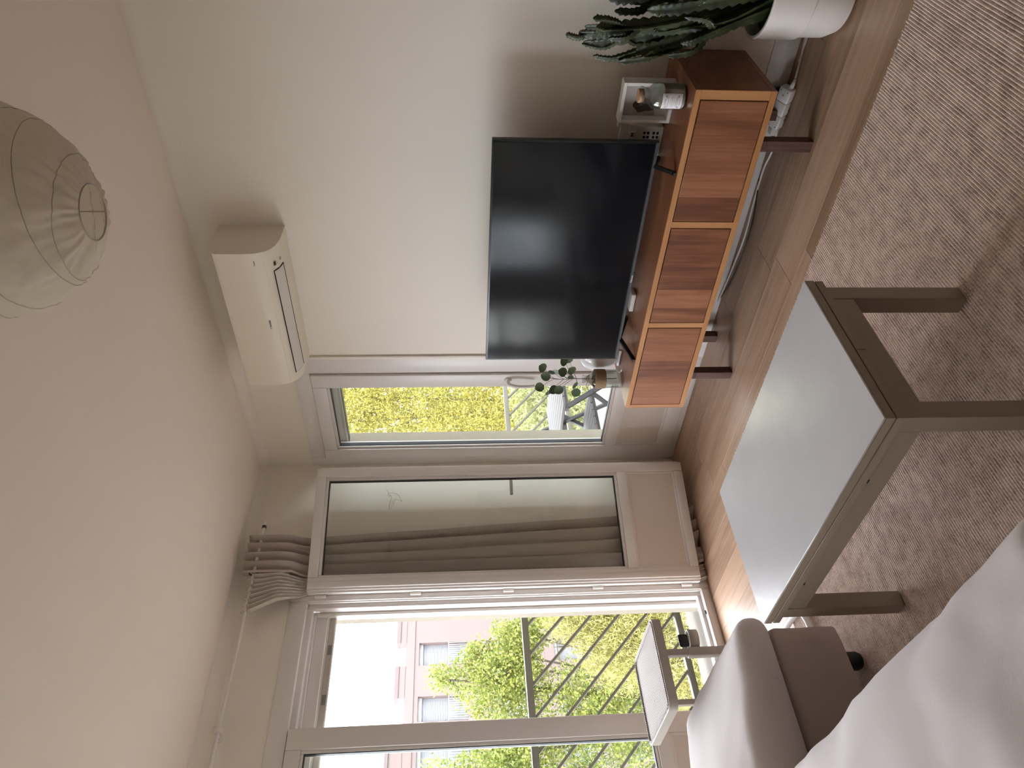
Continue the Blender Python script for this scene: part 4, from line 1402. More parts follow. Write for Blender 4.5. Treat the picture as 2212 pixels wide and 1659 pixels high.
for yy in (-0.028, 0.028):
    for zz in (0.030, 0.068):
        wn = MB().box(-hd_ - 0.002, -hd_ + 0.001, yy - 0.016, yy + 0.016, zz - 0.015, zz + 0.015).build('window', M['ceramic'], ho)
        pn = MB()
        for a in (-0.0085, 0.0085):
            for b_ in (-0.0075, 0.0075):
                pn.box(-hd_ - 0.003, -hd_ - 0.0015, yy + a - 0.0055, yy + a + 0.0055, zz + b_ - 0.0048, zz + b_ + 0.0048)
        pn.build('opening', M['gap'], wn)
    dm = MB().add([(-hd_ - 0.001, yy - 0.011, 0.118), (-hd_ - 0.001, yy + 0.011, 0.118), (-hd_ - 0.001, yy + 0.008, 0.132), (-hd_ - 0.001, yy, 0.137), (-hd_ - 0.001, yy - 0.008, 0.132),
                   (-0.018, yy - 0.011, 0.118), (-0.018, yy + 0.011, 0.118), (-0.018, yy + 0.008, 0.132), (-0.018, yy, 0.137), (-0.018, yy - 0.008, 0.132)],
                  [(0, 1, 2, 3, 4), (9, 8, 7, 6, 5), (0, 5, 6, 1), (1, 6, 7, 2), (2, 7, 8, 3), (3, 8, 9, 4), (4, 9, 5, 0)]).build('dormer', M['ceramic'], ho)
    pn = MB()
    for a in (-0.0042, 0.0042):
        pn.box(-hd_ - 0.002, -hd_ - 0.0012, yy + a - 0.003, yy + a + 0.003, 0.1205, 0.1285)
    pn.build('opening', M['gap'], dm)

# candle jar
cj = thing('candle_jar', 'corked glass candle jar with a white paper label', 'candle', (-0.292, -2.391, CZ1))
MB().lathe([(0.040, 0.0), (0.046, 0.004), (0.047, 0.012), (0.047, 0.100), (0.044, 0.116), (0.034, 0.127), (0.0285, 0.131), (0.0285, 0.152), (0.033, 0.155), (0.033, 0.161), (0.0285, 0.163),
            (0.0265, 0.160), (0.0260, 0.131), (0.041, 0.115), (0.0440, 0.100), (0.0440, 0.008), (0.0, 0.006)], 40).build('glass', M['jar'], cj, True, 35)
MB().lathe([(0.0, 0.0065), (0.0425, 0.0085), (0.0430, 0.012), (0.0430, 0.079), (0.0415, 0.083), (0.0, 0.081)], 36).build('wax', M['wax'], cj, True, 40)
MB().lathe([(0.0, 0.152), (0.0230, 0.152), (0.0240, 0.162), (0.0245, 0.170), (0.0235, 0.172), (0.0, 0.172)], 32).build('cork', M['cork'], cj, True, 40)
LA = math.atan2(-1.05, -2.58)       # direction of the label: towards the room
la0 = LA - 0.45


def lab(a, z, r=0.0482):
    return (r * math.cos(a), r * math.sin(a), z)


lb_ = MB()
A0, A1 = la0 - 0.62, la0 + 0.62
lb_.grid(lambda u, v: lab(A0 + (A1 - A0) * u, 0.020 + 0.072 * v), 14, 2)
lbo = lb_.build('label', M['paperlabel'], cj, True)
ln = MB()


def lstroke(p, wd=0.0012):
    # p: (u,v) on the label
    for (ua, va), (ub, vb) in zip(p[:-1], p[1:]):
        a_, b_ = Vector((ua * 0.06, va * 0.072)), Vector((ub * 0.06, vb * 0.072))
        d = (b_ - a_)
        if d.length < 1e-6:
            continue
        d = d.normalized()
        nn = Vector((-d.y, d.x)) * wd / 2
        q = [a_ + nn, a_ - nn, b_ - nn, b_ + nn]
        k = len(ln.v)
        ln.v += [lab(A0 + (A1 - A0) * s.x / 0.06, 0.020 + s.y, 0.0485) for s in q]
        ln.f.append((k, k + 1, k + 2, k + 3))


bdr = 0.05
lstroke([(bdr, bdr), (1 - bdr, bdr), (1 - bdr, 1 - bdr), (bdr, 1 - bdr), (bdr, bdr)], 0.0008)
lstroke([(0.5 - 0.36 * math.cos(a), 0.5 + 0.36 * math.sin(a)) for a in np.linspace(0.5, PI - 0.5, 14)], 0.001)
lstroke([(0.5 + 0.33 * math.cos(a), 0.5 + 0.10 * math.sin(a)) for a in np.linspace(0, 2 * PI, 22)], 0.0008)
for cu_, cv_ in ((0.16, 0.80), (0.16, 0.18), (0.84, 0.80), (0.84, 0.18)):
    for k_ in range(5):
        a = k_ * 1.257
        lstroke([(cu_, cv_), (cu_ + 0.08 * math.cos(a), cv_ + 0.07 * math.sin(a))], 0.0016)
for vv, half in ((0.86, 0.2), (0.70, 0.3), (0.50, 0.24), (0.31, 0.26), (0.24, 0.3), (0.12, 0.2)):
    x_ = 0.5 - half
    while x_ < 0.5 + half:
        L_ = random.uniform(0.03, 0.07)
        lstroke([(x_, vv - 0.02), (x_ + L_ * 0.5, vv + 0.02), (x_ + L_, vv - 0.015)], 0.0009)
        x_ += L_ + 0.03
ln.build('label_print', M['greyprint'], lbo)

# ------------------------------------------------------------------ air conditioner
AY0, AY1 = -1.658, -0.893
ac = thing('air_conditioner', 'white wall-mounted air conditioner above the television', 'air conditioner', (0, (AY0 + AY1) / 2, 2.094))
ah = (AY1 - AY0) / 2


def arc(p):
    return [(x, z - 2.094) for x, z in p]


prof = arc([(-0.0005, 2.094), (-0.06, 2.095), (-0.115, 2.098), (-0.160, 2.109), (-0.190, 2.127), (-0.207, 2.146), (-0.212, 2.155), (-0.212, 2.345), (-0.195, 2.366), (-0.14, 2.380), (-0.06, 2.384), (-0.0005, 2.380)])
MB().prism_y(prof, -ah, ah).build('body', M['acwhite'], ac, True, 25)
fp = arc([(-0.212, 2.157), (-0.220, 2.172), (-0.2265, 2.20), (-0.229, 2.24), (-0.229, 2.345), (-0.2245, 2.360), (-0.2125, 2.360)])
MB().prism_y(fp, -ah - 0.001, ah + 0.001).build('front_panel', M['acwhite'], ac, True, 25)
# louvre following the lower curve, framed by dark gaps
lp = [(-0.1905, 2.1268), (-0.176, 2.1165), (-0.160, 2.1085), (-0.143, 2.1035), (-0.128, 2.1002)]


def strip(p, y0, y1, off):
    vs_, fs_ = [], []
    for i, (x, z) in enumerate(p):
        a = p[max(0, i - 1)]
        b_ = p[min(len(p) - 1, i + 1)]
        d = Vector((b_[0] - a[0], b_[1] - a[1])).normalized()
        nn = Vector((d.y, -d.x))
        if nn.y > 0:
            nn = -nn
        q = (x + nn.x * off, z - 2.094 + nn.y * off)
        vs_ += [(q[0], y0, q[1]), (q[0], y1, q[1])]
    for i in range(len(p) - 1):
        fs_.append((2 * i, 2 * i + 1, 2 * i + 3, 2 * i + 2))
    return vs_, fs_


cyc = (AY0 + AY1) / 2
L0, L1 = -1.546 - cyc, -0.945 - cyc
lg = MB()
lg.add(*strip([(-0.1935, 2.1295)] + lp[1:-1] + [(-0.123, 2.0992)], L0 - 0.003, L1 + 0.003, 0.0010))
lg.build('louver_gap', M['gap'], ac)
lm = MB()
lm.add(*strip(lp[:1] + lp[1:-1] + [(-0.131, 2.1010)], L0, L1, 0.0022))
lm.build('louver', mat('louver_plastic', (0.76, 0.72, 0.67), 0.35, var=0.01), ac, True)
MB().box(-0.1945, -0.1895, L0, L1, 0.0325, 0.0345).build('louver_gap', M['gap'], ac)
ds = MB()
ds.add(*strip([(-0.188, 2.1252), (-0.178, 2.1178)], -1.592 - cyc, -1.572 - cyc, 0.0018))
ds.build('display', mat('dark_display', (0.06, 0.055, 0.05), 0.2, var=0.0), ac)
for k_, (xa, xb) in enumerate(((-0.1735, -0.1715), (-0.168, -0.166))):
    for yk in (-1.588, -1.578):
        s_ = MB()
        s_.add(*strip([(xa, 2.1153 - 0.0025 * k_), (xb, 2.1142 - 0.0025 * k_)], yk - cyc, yk + 0.004 - cyc, 0.0018))
        s_.build('indicator', M['greyprint'], ac)
s_ = MB()
s_.add(*strip([(-0.150, 2.1055), (-0.139, 2.1026)], -1.592 - cyc, -1.576 - cyc, 0.0018))
s_.build('button_print', M['ltprint'], ac)
text_part('brand_lettering', 'DAIKIN', 0.0125, M['greyprint'], ac, (-0.2248, -1.278 - cyc + 0.0, 0.0925), (0, -1, 0), (-0.35, 0, 1))
MB().add([(-0.2250, -1.246 - cyc, 0.0965), (-0.2250, -1.253 - cyc, 0.0965), (-0.2243, -1.2495 - cyc, 0.088)], [(0, 1, 2)]).build('brand_mark', M['greyprint'], ac)
text_part('model_lettering', 'Sensira', 0.009, M['ltprint'], ac, (-0.2263, -1.61 - cyc, 0.101), (0, -1, 0), (-0.3, 0, 1))

# ------------------------------------------------------------------ paper lantern
LC = Vector((-1.529, -2.635, 2.272))
LR = 0.214
t0_, t1_ = math.asin(0.056 / LR), PI - 0.3
la_ = thing('paper_lantern', 'crumpled round white paper ceiling lantern', 'ceiling lamp', (LC.x, LC.y, LC.z))
OPN = 0.056        # radius of the bottom opening


def lsurf(th, ph, k=1.0):
    # th from bottom (0) to top (pi)
    r = LR
    wr1 = 0.006 * noise.noise(Vector((math.cos(ph) * 2.1, math.sin(ph) * 2.1, th * 2.2)))
    near = max(0.0, 1 - th / 1.0)
    edge = min(1.0, max(0.0, (th - t0_) / 0.10))
    pl = 0.0034 * near * edge * math.sin(ph * 22 + 5 * noise.noise(Vector((math.cos(ph) * 2, math.sin(ph) * 2, th * 2))))
    wr1 *= edge
    cr = 0.0030 * edge * noise.noise(Vector((math.cos(ph) * 11, math.sin(ph) * 11, th * 6 + 4)))
    fac = 1 - 0.018 * abs(math.sin(th * 9.0)) ** 4
    r = (r + wr1 + pl + cr) * fac * k
    return (r * math.sin(th) * math.cos(ph), r * math.sin(th) * math.sin(ph), -r * math.cos(th) * 0.985)


NU = 150
lm = MB().grid(lambda u, v: lsurf(t0_ + (t1_ - t0_) * v, 2 * PI * u), NU, 64)
sh = lm.build('shade', M['paper'], la_, True)
weld(sh, 0.0001)
rg = MB().tube([lsurf(t0_, a, 1.0) for a in np.linspace(0, 2 * PI, 48, endpoint=False)], 0.0018, 6, closed=True)
rg.build('bottom_ring', M['wire'], la_, True)
rg = MB().tube([lsurf(t1_, a, 1.0) for a in np.linspace(0, 2 * PI, 32, endpoint=False)], 0.0018, 6, closed=True)
rg.build('top_ring', M['wire'], la_, True)
for k_, (ta, amp, phs) in enumerate(((0.62, 0.10, 0.4), (0.86, 0.14, 2.1), (1.12, 0.16, 4.0), (1.42, 0.14, 1.0), (1.75, 0.14, 3.0), (2.1, 0.12, 5.0), (2.45, 0.08, 2.0))):
    rb = MB().tube([lsurf(ta + amp * math.sin(a + phs), a, 1.002) for a in np.linspace(0, 2 * PI, 90, endpoint=False)], 0.0008, 5, closed=True)
    rb.build('rib', M['wire'], la_, True)
wf_ = MB()
for a in (0.5, 0.5 + PI):
    p0, p1 = Vector(lsurf(t0_, a)), Vector(lsurf(t1_, a))
    wf_.tube(spline([p0, Vector((0.03 * math.cos(a), 0.03 * math.sin(a), -0.05)), Vector((0.03 * math.cos(a), 0.03 * math.sin(a), 0.08)), p1], 6), 0.0014, 6)
wf_.build('wire_frame', M['wire'], la_, True)
MB().tube([(0, 0, 0.06), (0, 0, H - LC.z - 0.012)], 0.003, 8).build('cord', M['whiteplastic'], la_)
MB().lathe([(0.045, H - LC.z - 0.012), (0.045, H - LC.z - 0.001)], 24, capt=True).build('ceiling_rose', M['whiteplastic'], la_, True, 40)

# ------------------------------------------------------------------ curtain rod and curtains
RY, RZ = -0.09, 2.388
rd = thing('curtain_rod', 'thin white curtain rod above the balcony double door', 'curtain rod', (-1.5, 0, RZ))
MB().tube([(0.985, RY, -0.004), (-1.6, RY, 0.014)], 0.0085, 12).build('rod', M['rod'], rd, True, 50)
MB().tube([(0.985, RY, -0.004), (1.0, RY, -0.004)], [0.012, 0.012], 12).build('end_cap', M['eyelet'], rd, True, 50)
MB().tube([(1.0, RY, -0.004), (1.02, RY, -0.004)], [0.011, 0.013], 12).build('finial', M['rod'], rd, True, 50)
for xx in (-0.072, 0.93):
    bk = MB().tube([(xx, -0.0005, 0.02), (xx, RY - 0.012, 0.014)], 0.006, 8)
    bk.tube([(xx, -0.0005, 0.02), (xx, -0.006, 0.02)], 0.018, 12)
    bk.rbox(xx - 0.010, xx + 0.016, RY - 0.014, RY + 0.014, -0.012, 0.026, 0.003, 1)
    bk.build('bracket', M['rod'], rd, True, 50)


def leafy(x):       # y of the open door leaf plane at x
    return -0.030 - 0.2816 * (x + 0.875)


def curtain_surf(xr_fn, xl_fn, nf, zt, zb, amp, seed, hem_out):
    def f(u, v):
        z = zt + (zb - zt) * v
        x = xr_fn(z) + (xl_fn(z) - xr_fn(z)) * u
        ph_ = nf * u + 0.16 * noise.noise(Vector((u * 4 + seed, z * 0.5, 0)))
        fr_ = ph_ - math.floor(ph_)
        s = -1 + 2 * (fr_ / 0.86) if fr_ < 0.86 else 1 - 2 * (fr_ - 0.86) / 0.14
        s += 0.12 * noise.noise(Vector((u * 11 + seed, z * 2.5, 1.0)))
        k = min(1, max(0, (2.24 - z) / 0.10))
        yl = leafy(x)
        room = max(0.012, -yl - 0.040)
        yc, am = RY * (1 - k) + (-0.008 - room * 0.5) * k, amp * (1 - k) + min(amp, room * 0.45) * k
        y = yc + am * s
        if z < 0.10:
            q = (0.10 - z) / 0.10
            y -= hem_out * q * q * (0.55 + 0.45 * noise.noise(Vector((u * 5, seed, 2.0)))) 
            x += 0.02 * q * noise.noise(Vector((u * 9, seed, 5.0)))
        z2 = z + (0.006 * noise.noise(Vector((u * 6, seed, z * 3))) if z < 2.2 else 0)
        return (x, y, max(z2, 0.004))
    return f


ct = thing('curtain', 'opaque taupe eyelet curtain behind the open door leaf', 'curtain', (0, 0, 0))
cm = MB().grid(curtain_surf(lambda z: -0.575 + 0.105 * min(1, max(0, (2.2 - z) / 2.0)), lambda z: -0.800 if z > 2.2 else -0.780, 4.2, RZ + 0.055, 0.006, 0.034, 1.3, 0.10), 170, 70)
co = cm.build('panel', M['curtain'], ct, True)
md = co.modifiers.new('thick', 'SOLIDIFY')
md.thickness = 0.0016
for xx in (-0.790,):
    MB().tube([(xx, RY + 0.021 * math.cos(a), RZ + 0.021 * math.sin(a)) for a in np.linspace(0, 2 * PI, 20, endpoint=False)], 0.0035, 6, closed=True).build('eyelet', M['eyelet'], ct, True)
cs = thing('curtain', 'sheer cream curtain bunched beside the taupe curtain', 'curtain', (0, 0, 0))
cm = MB().grid(curtain_surf(lambda z: -0.806 if z > 2.3 else -0.806 + 0.02 * min(1, (2.3 - z) / 0.2), lambda z: -1.010 + 0.135 * min(1, max(0, (RZ - 0.01 - z) / 0.27)), 7.0, RZ - 0.005, 0.006, 0.022, 4.1, 0.05), 150, 70)
co = cm.build('panel', M['sheer'], cs, True)
md = co.modifiers.new('thick', 'SOLIDIFY')
md.thickness = 0.0010
for j in range(6):
    xx = -0.83 - j * 0.036
    MB().tube([(xx, RY + 0.013 * math.cos(a), RZ + 0.004 + 0.016 * math.sin(a)) for a in np.linspace(0, 2 * PI, 14, endpoint=False)], 0.0016, 5, closed=True).build('hook', M['whiteplastic'], cs, True)

# ------------------------------------------------------------------ rug
rug = thing('rug', 'large ribbed brown-beige woven rug under the coffee table', 'rug', (-1.94, -2.7, 0.0))
RX0, RX1, RYa, RYb = -3.2 + 1.94, -0.675 + 1.94, -4.6 + 2.7, -0.80 + 2.7
MB().box(RX0, RX1, RYa, RYb, 0.0003, 0.004).build('backing', M['rug'], rug)
pitch = 0.0090
nr = int((RYb - RYa) / pitch)
vv, ff = [], []
nseg = 60
prof_ = [(0.0, 0.0022), (0.13, 0.0095), (0.36, 0.0118), (0.64, 0.0118), (0.87, 0.0095), (1.0, 0.0022)]
xs_ = np.linspace(RX0, RX1, nseg + 1)
V = []
F = []
base = 0
for r_ in range(nr):
    for (pu, pz) in prof_:
        yb = RYa + (r_ + pu) * pitch
        for i_, xx in enumerate(xs_):
            wob = 0.004 * math.sin(xx * 1.3 + 0.4) + 0.0012 * math.sin(xx * 9 + r_ * 0.7)
            e_ = 0.004 * math.sin(r_ * 2.1) if i_ == nseg else 0.0
            V.append((xx + e_, yb + wob, pz))
    for p_ in range(5):
        for i_ in range(nseg):
            a = base + p_ * (nseg + 1) + i_
            F.append((a, a + 1, a + nseg + 2, a + nseg + 1))
    base += 6 * (nseg + 1)
rb = MB()
rb.v, rb.f = V, F
me = bpy.data.meshes.new('ribs')
me.from_pydata(V, [], F)
me.materials.append(M['rug'])
me.shade_smooth()
o = bpy.data.objects.new('ribs', me)
COL.objects.link(o)
o.parent = rug
stuff(o)
bd_ = MB().rbox(RX1 - 0.006, RX1 + 0.003, RYa, RYb, 0.0005, 0.009, 0.002, 1)
bd_.build('binding', M['rug'], rug)
RUGZ = 0.0125

# ------------------------------------------------------------------ coffee table
tx0, ty0, TL, TWd, TZ = -1.867, -2.359, 0.897, 0.491, 0.436
tb = thing('coffee_table', 'taupe coffee table with a glossy pale grey top', 'table', (tx0 + TWd / 2, ty0 + TL / 2, RUGZ), math.radians(-0.15))
hx, hy = TWd / 2, TL / 2
zt = TZ - RUGZ
ov = 0.012
MB().rbox(-hx, hx, -hy, hy, zt - 0.004, zt, 0.0012, 1).build('top_surface', M['tabletop'], tb, True, 40)
MB().rbox(-hx, hx, -hy, hy, zt - 0.026, zt - 0.004, 0.0012, 1).build('top_board', M['tableside'], tb, True, 40)
MB().box(-hx + 0.006, hx - 0.006, -hy + 0.006, hy - 0.006, zt - 0.029, zt - 0.026).build('shadow_gap', M['gap'], tb)
MB().rbox(-hx + 0.001, hx - 0.001, -hy + 0.001, hy - 0.001, zt - 0.051, zt - 0.029, 0.0012, 1).build('leaf_board', M['tableside'], tb, True, 40)
MB().box(-hx + 0.22, -hx + 0.222, -hy - 0.0005, -hy + 0.01, zt - 0.051, zt - 0.029).build('joint_line', M['tableside'], tb)
lw = 0.049
for sxx in (-1, 1):
    for syy in (-1, 1):
        xa, xb = sorted((sxx * (hx - ov), sxx * (hx - ov - lw)))
        ya, yb = sorted((syy * (hy - ov), syy * (hy - ov - lw)))
        MB().rbox(xa, xb, ya, yb, 0.0, zt - 0.051, 0.002, 1).build('leg', M['tableside'], tb, True, 40)
for syy in (-1, 1):
    ya, yb = sorted((syy * (hy - ov - 0.002), syy * (hy - ov - 0.020)))
    MB().rbox(-hx + ov + lw, hx - ov - lw, ya, yb, zt - 0.115, zt - 0.051, 0.001, 1).build('apron', M['tableside'], tb, True, 40)
for sxx in (-1, 1):
    xa, xb = sorted((sxx * (hx - ov - 0.002), sxx * (hx - ov - 0.020)))
    ap = MB().rbox(xa, xb, -hy + ov + lw, hy - ov - lw, zt - 0.115, zt - 0.051, 0.001, 1).build('apron', M['tableside'], tb, True, 40)
    for yy in (-hy + 0.235, hy - 0.20):
        MB().box(sxx * (hx - ov - 0.002) - 0.0008, sxx * (hx - ov - 0.002) + 0.0008, yy - 0.006, yy + 0.006, zt - 0.066, zt - 0.052).build('slot', M['gap'], ap)

# ------------------------------------------------------------------ sofa
sf = thing('sofa', 'beige-grey corner sofa with loose cushions in the foreground', 'sofa', (-2.6, -2.2, RUGZ))


def S(mb):
    mb.v = [(x + 2.6, y + 2.2, z - RUGZ) for x, y, z in mb.v]
    return mb


o = S(cushion(-3.3, -1.776, -1.275, -0.50, 0.100, 0.338, 0.026, 0.0, 16, 0.002, 3.0)).build('chaise_base', M['sofabase'], sf, True)
weld(o)


def chaise_fn(P):
    x, y, z = P
    # the loose seat pillow rises towards the back and sags at its rim
    t_ = min(1, max(0, (-1.74 - x) / 0.5))
    z2 = 0.335 + (z - 0.335) * (0.78 + 0.42 * t_)
    return [x, y, z2]


o = S(cushion(-3.3, -1.742, -1.300, -0.47, 0.335, 0.470, 0.060, 0.045, 40, 0.008, 7.0, 4.5, chaise_fn)).build('seat_cushion', M['sofa'], sf, True)
weld(o)
o = S(cushion(-3.3, -2.26, -3.95, -1.30, 0.100, 0.335, 0.026, 0.0, 12, 0.002, 4.0)).build('seat_base', M['sofabase'], sf, True)
weld(o)
o = S(cushion(-3.1, -2.236, -2.570, -1.31, 0.338, 0.470, 0.058, 0.030, 44, 0.011, 11.0, 4.6)).build('seat_cushion', M['sofa'], sf, True)
weld(o)
o = S(cushion(-3.1, -2.172, -3.85, -2.575, 0.338, 0.470, 0.058, 0.030, 30, 0.007, 15.0, 4.0)).build('seat_cushion', M['sofa'], sf, True)
weld(o)
o = S(cushion(-3.5, -3.12, -3.95, -0.50, 0.100, 0.74, 0.06, 0.0, 14, 0.004, 17.0)).build('backrest', M['sofa'], sf, True)
weld(o)
for xx, yy in ((-1.855, -1.16), (-1.855, -0.60), (-2.33, -3.8), (-3.4, -3.8), (-3.4, -0.6)):
    S(MB().lathe([(0.024, RUGZ), (0.030, RUGZ + 0.012), (0.030, 0.104)], 16, (xx, yy), capt=True)).build('foot', M['blackmatt'], sf, True, 40)

# ------------------------------------------------------------------ tray table
tt_ = thing('laptop_table', 'beige metal side table with a knitted tray top above the chaise', 'side table', (-1.56, -0.62, 0.0))


def TT(mb):
    mb.v = [(x + 1.56, y + 0.62, z) for x, y, z in mb.v]
    return mb


def rrect(x0, x1, y0, y1, r, n=6):
    out = []
    for cx_, cy_, a0 in ((x1 - r, y1 - r, 0), (x0 + r, y1 - r, PI / 2), (x0 + r, y0 + r, PI), (x1 - r, y0 + r, 1.5 * PI)):
        for k_ in range(n + 1):
            a = a0 + PI / 2 * k_ / n
            out.append((cx_ + r * math.cos(a), cy_ + r * math.sin(a)))
    return out


TX0, TX1, TY0, TY1, TZt = -1.846, -1.490, -0.822, -0.425, 0.585
outr = rrect(TX0, TX1, TY0, TY1, 0.035)
inr = rrect(TX0 + 0.006, TX1 - 0.006, TY0 + 0.006, TY1 - 0.006, 0.030)
n_ = len(outr)
rim = MB()
rim.v = [(x, y, TZt - 0.034) for x, y in outr] + [(x, y, TZt) for x, y in outr] + [(x, y, TZt) for x, y in inr] + [(x, y, TZt - 0.034) for x, y in inr]
for i in range(n_):
    j = (i + 1) % n_
    for a in range(4):
        b_ = (a + 1) % 4
        rim.f.append((a * n_ + i, a * n_ + j, b_ * n_ + j, b_ * n_ + i))
TT(rim).build('tray_rim', M['trayframe'], tt_, True, 40)
TT(MB().prism_z(inr, TZt - 0.012, TZt - 0.003)).build('knitted_top', M['knit'], tt_)
hemr = rrect(TX0 + 0.011, TX1 - 0.011, TY0 + 0.011, TY1 - 0.011, 0.026)
TT(MB().tube([(x, y, TZt - 0.001) for x, y in hemr], 0.005, 6, closed=True)).build('knitted_edge', M['knit'], tt_, True)
pm = MB().rbox(-1.556, -1.528, -0.614, -0.586, 0.030, 0.545, 0.004)
TT(pm).build('post', M['trayframe'], tt_, True, 40)
TT(MB().rbox(-1.560, -1.524, -0.618, -0.582, 0.02, 0.40, 0.004)).build('post_sleeve', M['trayframe'], tt_, True, 40)
TT(MB().rbox(-1.696, -1.672, -0.462, -0.438, 0.030, 0.56, 0.004)).build('post', M['trayframe'], tt_, True, 40)
TT(MB().add([(-1.60, -0.625, 0.553), (-1.50, -0.625, 0.553), (-1.50, -0.575, 0.553), (-1.60, -0.575, 0.553), (-1.565, -0.612, 0.50), (-1.525, -0.612, 0.50), (-1.525, -0.588, 0.50), (-1.565, -0.588, 0.50)],
            [(0, 3, 2, 1), (4, 5, 6, 7), (0, 1, 5, 4), (1, 2, 6, 5), (2, 3, 7, 6), (3, 0, 4, 7)])).build('bracket', M['trayframe'], tt_)
# loop strap cup holder
hp = MB()
ring = [(-1.483 + 0.040 * math.cos(a), -0.6 + 0.030 * math.sin(a)) for a in np.linspace(0, 2 * PI, 28, endpoint=False)]
for i in range(28):
    j = (i + 1) % 28
    (xa, ya), (xb, yb) = ring[i], ring[j]
    k_ = len(hp.v)
    hp.v += [(xa, ya, 0.345), (xb, yb, 0.345), (xb, yb, 0.385), (xa, ya, 0.385)]
    hp.f.append((k_, k_ + 1, k_ + 2, k_ + 3))
ho_ = TT(hp).build('cup_holder', M['trayframe'], tt_, True)
weld(ho_)
md = ho_.modifiers.new('thick', 'SOLIDIFY')
md.thickness = 0.004
TT(MB().rbox(-1.522, -1.470, -0.618, -0.612, 0.390, 0.43, 0.006)).build('pocket', M['blackmatt'], tt_, True, 40)
ft_ = MB().tube(spline([(-1.542, -0.6, 0.03), (-1.530, -0.74, 0.0285), (-1.540, -0.90, 0.0285), (-1.62, -0.955, 0.0285), (-1.78, -0.93, 0.0285), (-1.95, -0.88, 0.0285)], 8), 0.0135, 10)
TT(ft_).build('floor_tube', M['whitemetal'], tt_, True)
ft_ = MB().tube(spline([(-1.542, -0.6, 0.03), (-1.60, -0.50, 0.0285), (-1.684, -0.45, 0.0285), (-1.85, -0.46, 0.0285)], 8), 0.0135, 10)
TT(ft_).build('floor_tube', M['whitemetal'], tt_, True)

# ------------------------------------------------------------------ pot and cactus
PX, PY = -0.205, -2.735
pt = thing('plant_pot', 'two-tiered white plant pot on the floor beside the cabinet', 'plant pot', (PX, PY, 0.0))
MB().lathe([(0.105, 0.0005), (0.135, 0.012), (0.150, 0.05), (0.152, 0.150), (0.158, 0.150), (0.160, 0.152), (0.161, 0.29), (0.158, 0.294), (0.150, 0.294), (0.147, 0.288), (0.146, 0.235), (0.0, 0.235)], 56).build('body', M['pot'], pt, True, 35)
sl = MB().lathe([(0.0, 0.236), (0.1455, 0.236), (0.1455, 0.244), (0.07, 0.252), (0.0, 0.256)], 40)
sl.build('soil', M['soil'], pt, True)
cc_ = thing('cactus', 'tall dark green branching cactus growing in the white pot', 'cactus', (PX, PY, 0.250))


def stem(path, r0, r1, ribs=4, twist=0.3, nm='stem', par=None):
    p = spline(path, 14)
    m_ = len(p)
    nn = ribs * 6
    mb = MB()
    vs_, fs_ = [], []
    sps = MB()
    tip_n = max(3, m_ // 8)
    for i, q in enumerate(p):
        d = (p[min(i + 1, m_ - 1)] - p[max(i - 1, 0)]).normalized()
        a = Vector((1, 0, 0)) if abs(d.x) < 0.9 else Vector((0, 1, 0))
        s = d.cross(a).normalized()
        u_ = d.cross(s)
        f_ = i / (m_ - 1)
        r = r0 + (r1 - r0) * f_
        r *= 1 + 0.07 * math.sin(f_ * 21 + r0 * 900)
        if m_ - 1 - i < tip_n:
            r *= math.sqrt(max(0.04, (m_ - 1 - i) / tip_n))
        for k_ in range(nn):
            an_ = 2 * PI * k_ / nn + twist * f_
            c_ = 0.5 + 0.5 * math.cos(ribs * 2 * PI * k_ / nn)
            wav = 1 + 0.16 * c_ * math.sin(i * 2.1)
            rr = r * (0.34 + 0.66 * c_ ** 1.7) * wav
            vs_.append((q + (s * math.cos(an_) + u_ * math.sin(an_)) * rr)[:])
        if i % 3 == 1 and i < m_ - 1:
            for k_ in range(ribs):
                an_ = 2 * PI * k_ / ribs + twist * f_
                o_ = s * math.cos(an_) + u_ * math.sin(an_)
                b0 = q + o_ * r * 0.97
                for sg in (-1, 1):
                    e_ = b0 + o_ * 0.0045 + (d * 0.3 + o_.cross(d) * sg) * 0.003
                    kk = len(sps.v)
                    sps.v += [(b0 + d * 0.0012)[:], (b0 - d * 0.0012)[:], e_[:]]
                    sps.f.append((kk, kk + 1, kk + 2))
    for i in range(m_ - 1):
        for k_ in range(nn):
            k2 = (k_ + 1) % nn
            fs_.append((i * nn + k_, i * nn + k2, (i + 1) * nn + k2, (i + 1) * nn + k_))
    fs_.append(tuple(range(nn))[::-1])
    fs_.append(tuple((m_ - 1) * nn + k_ for k_ in range(nn)))
    mb.add(vs_, fs_)
    ob_ = mb.build(nm, M['cactus'], par or cc_, True, 70)
    stuff(sps.build('spines', M['spine'], ob_)) if nm == 'stem' else None
    return ob_


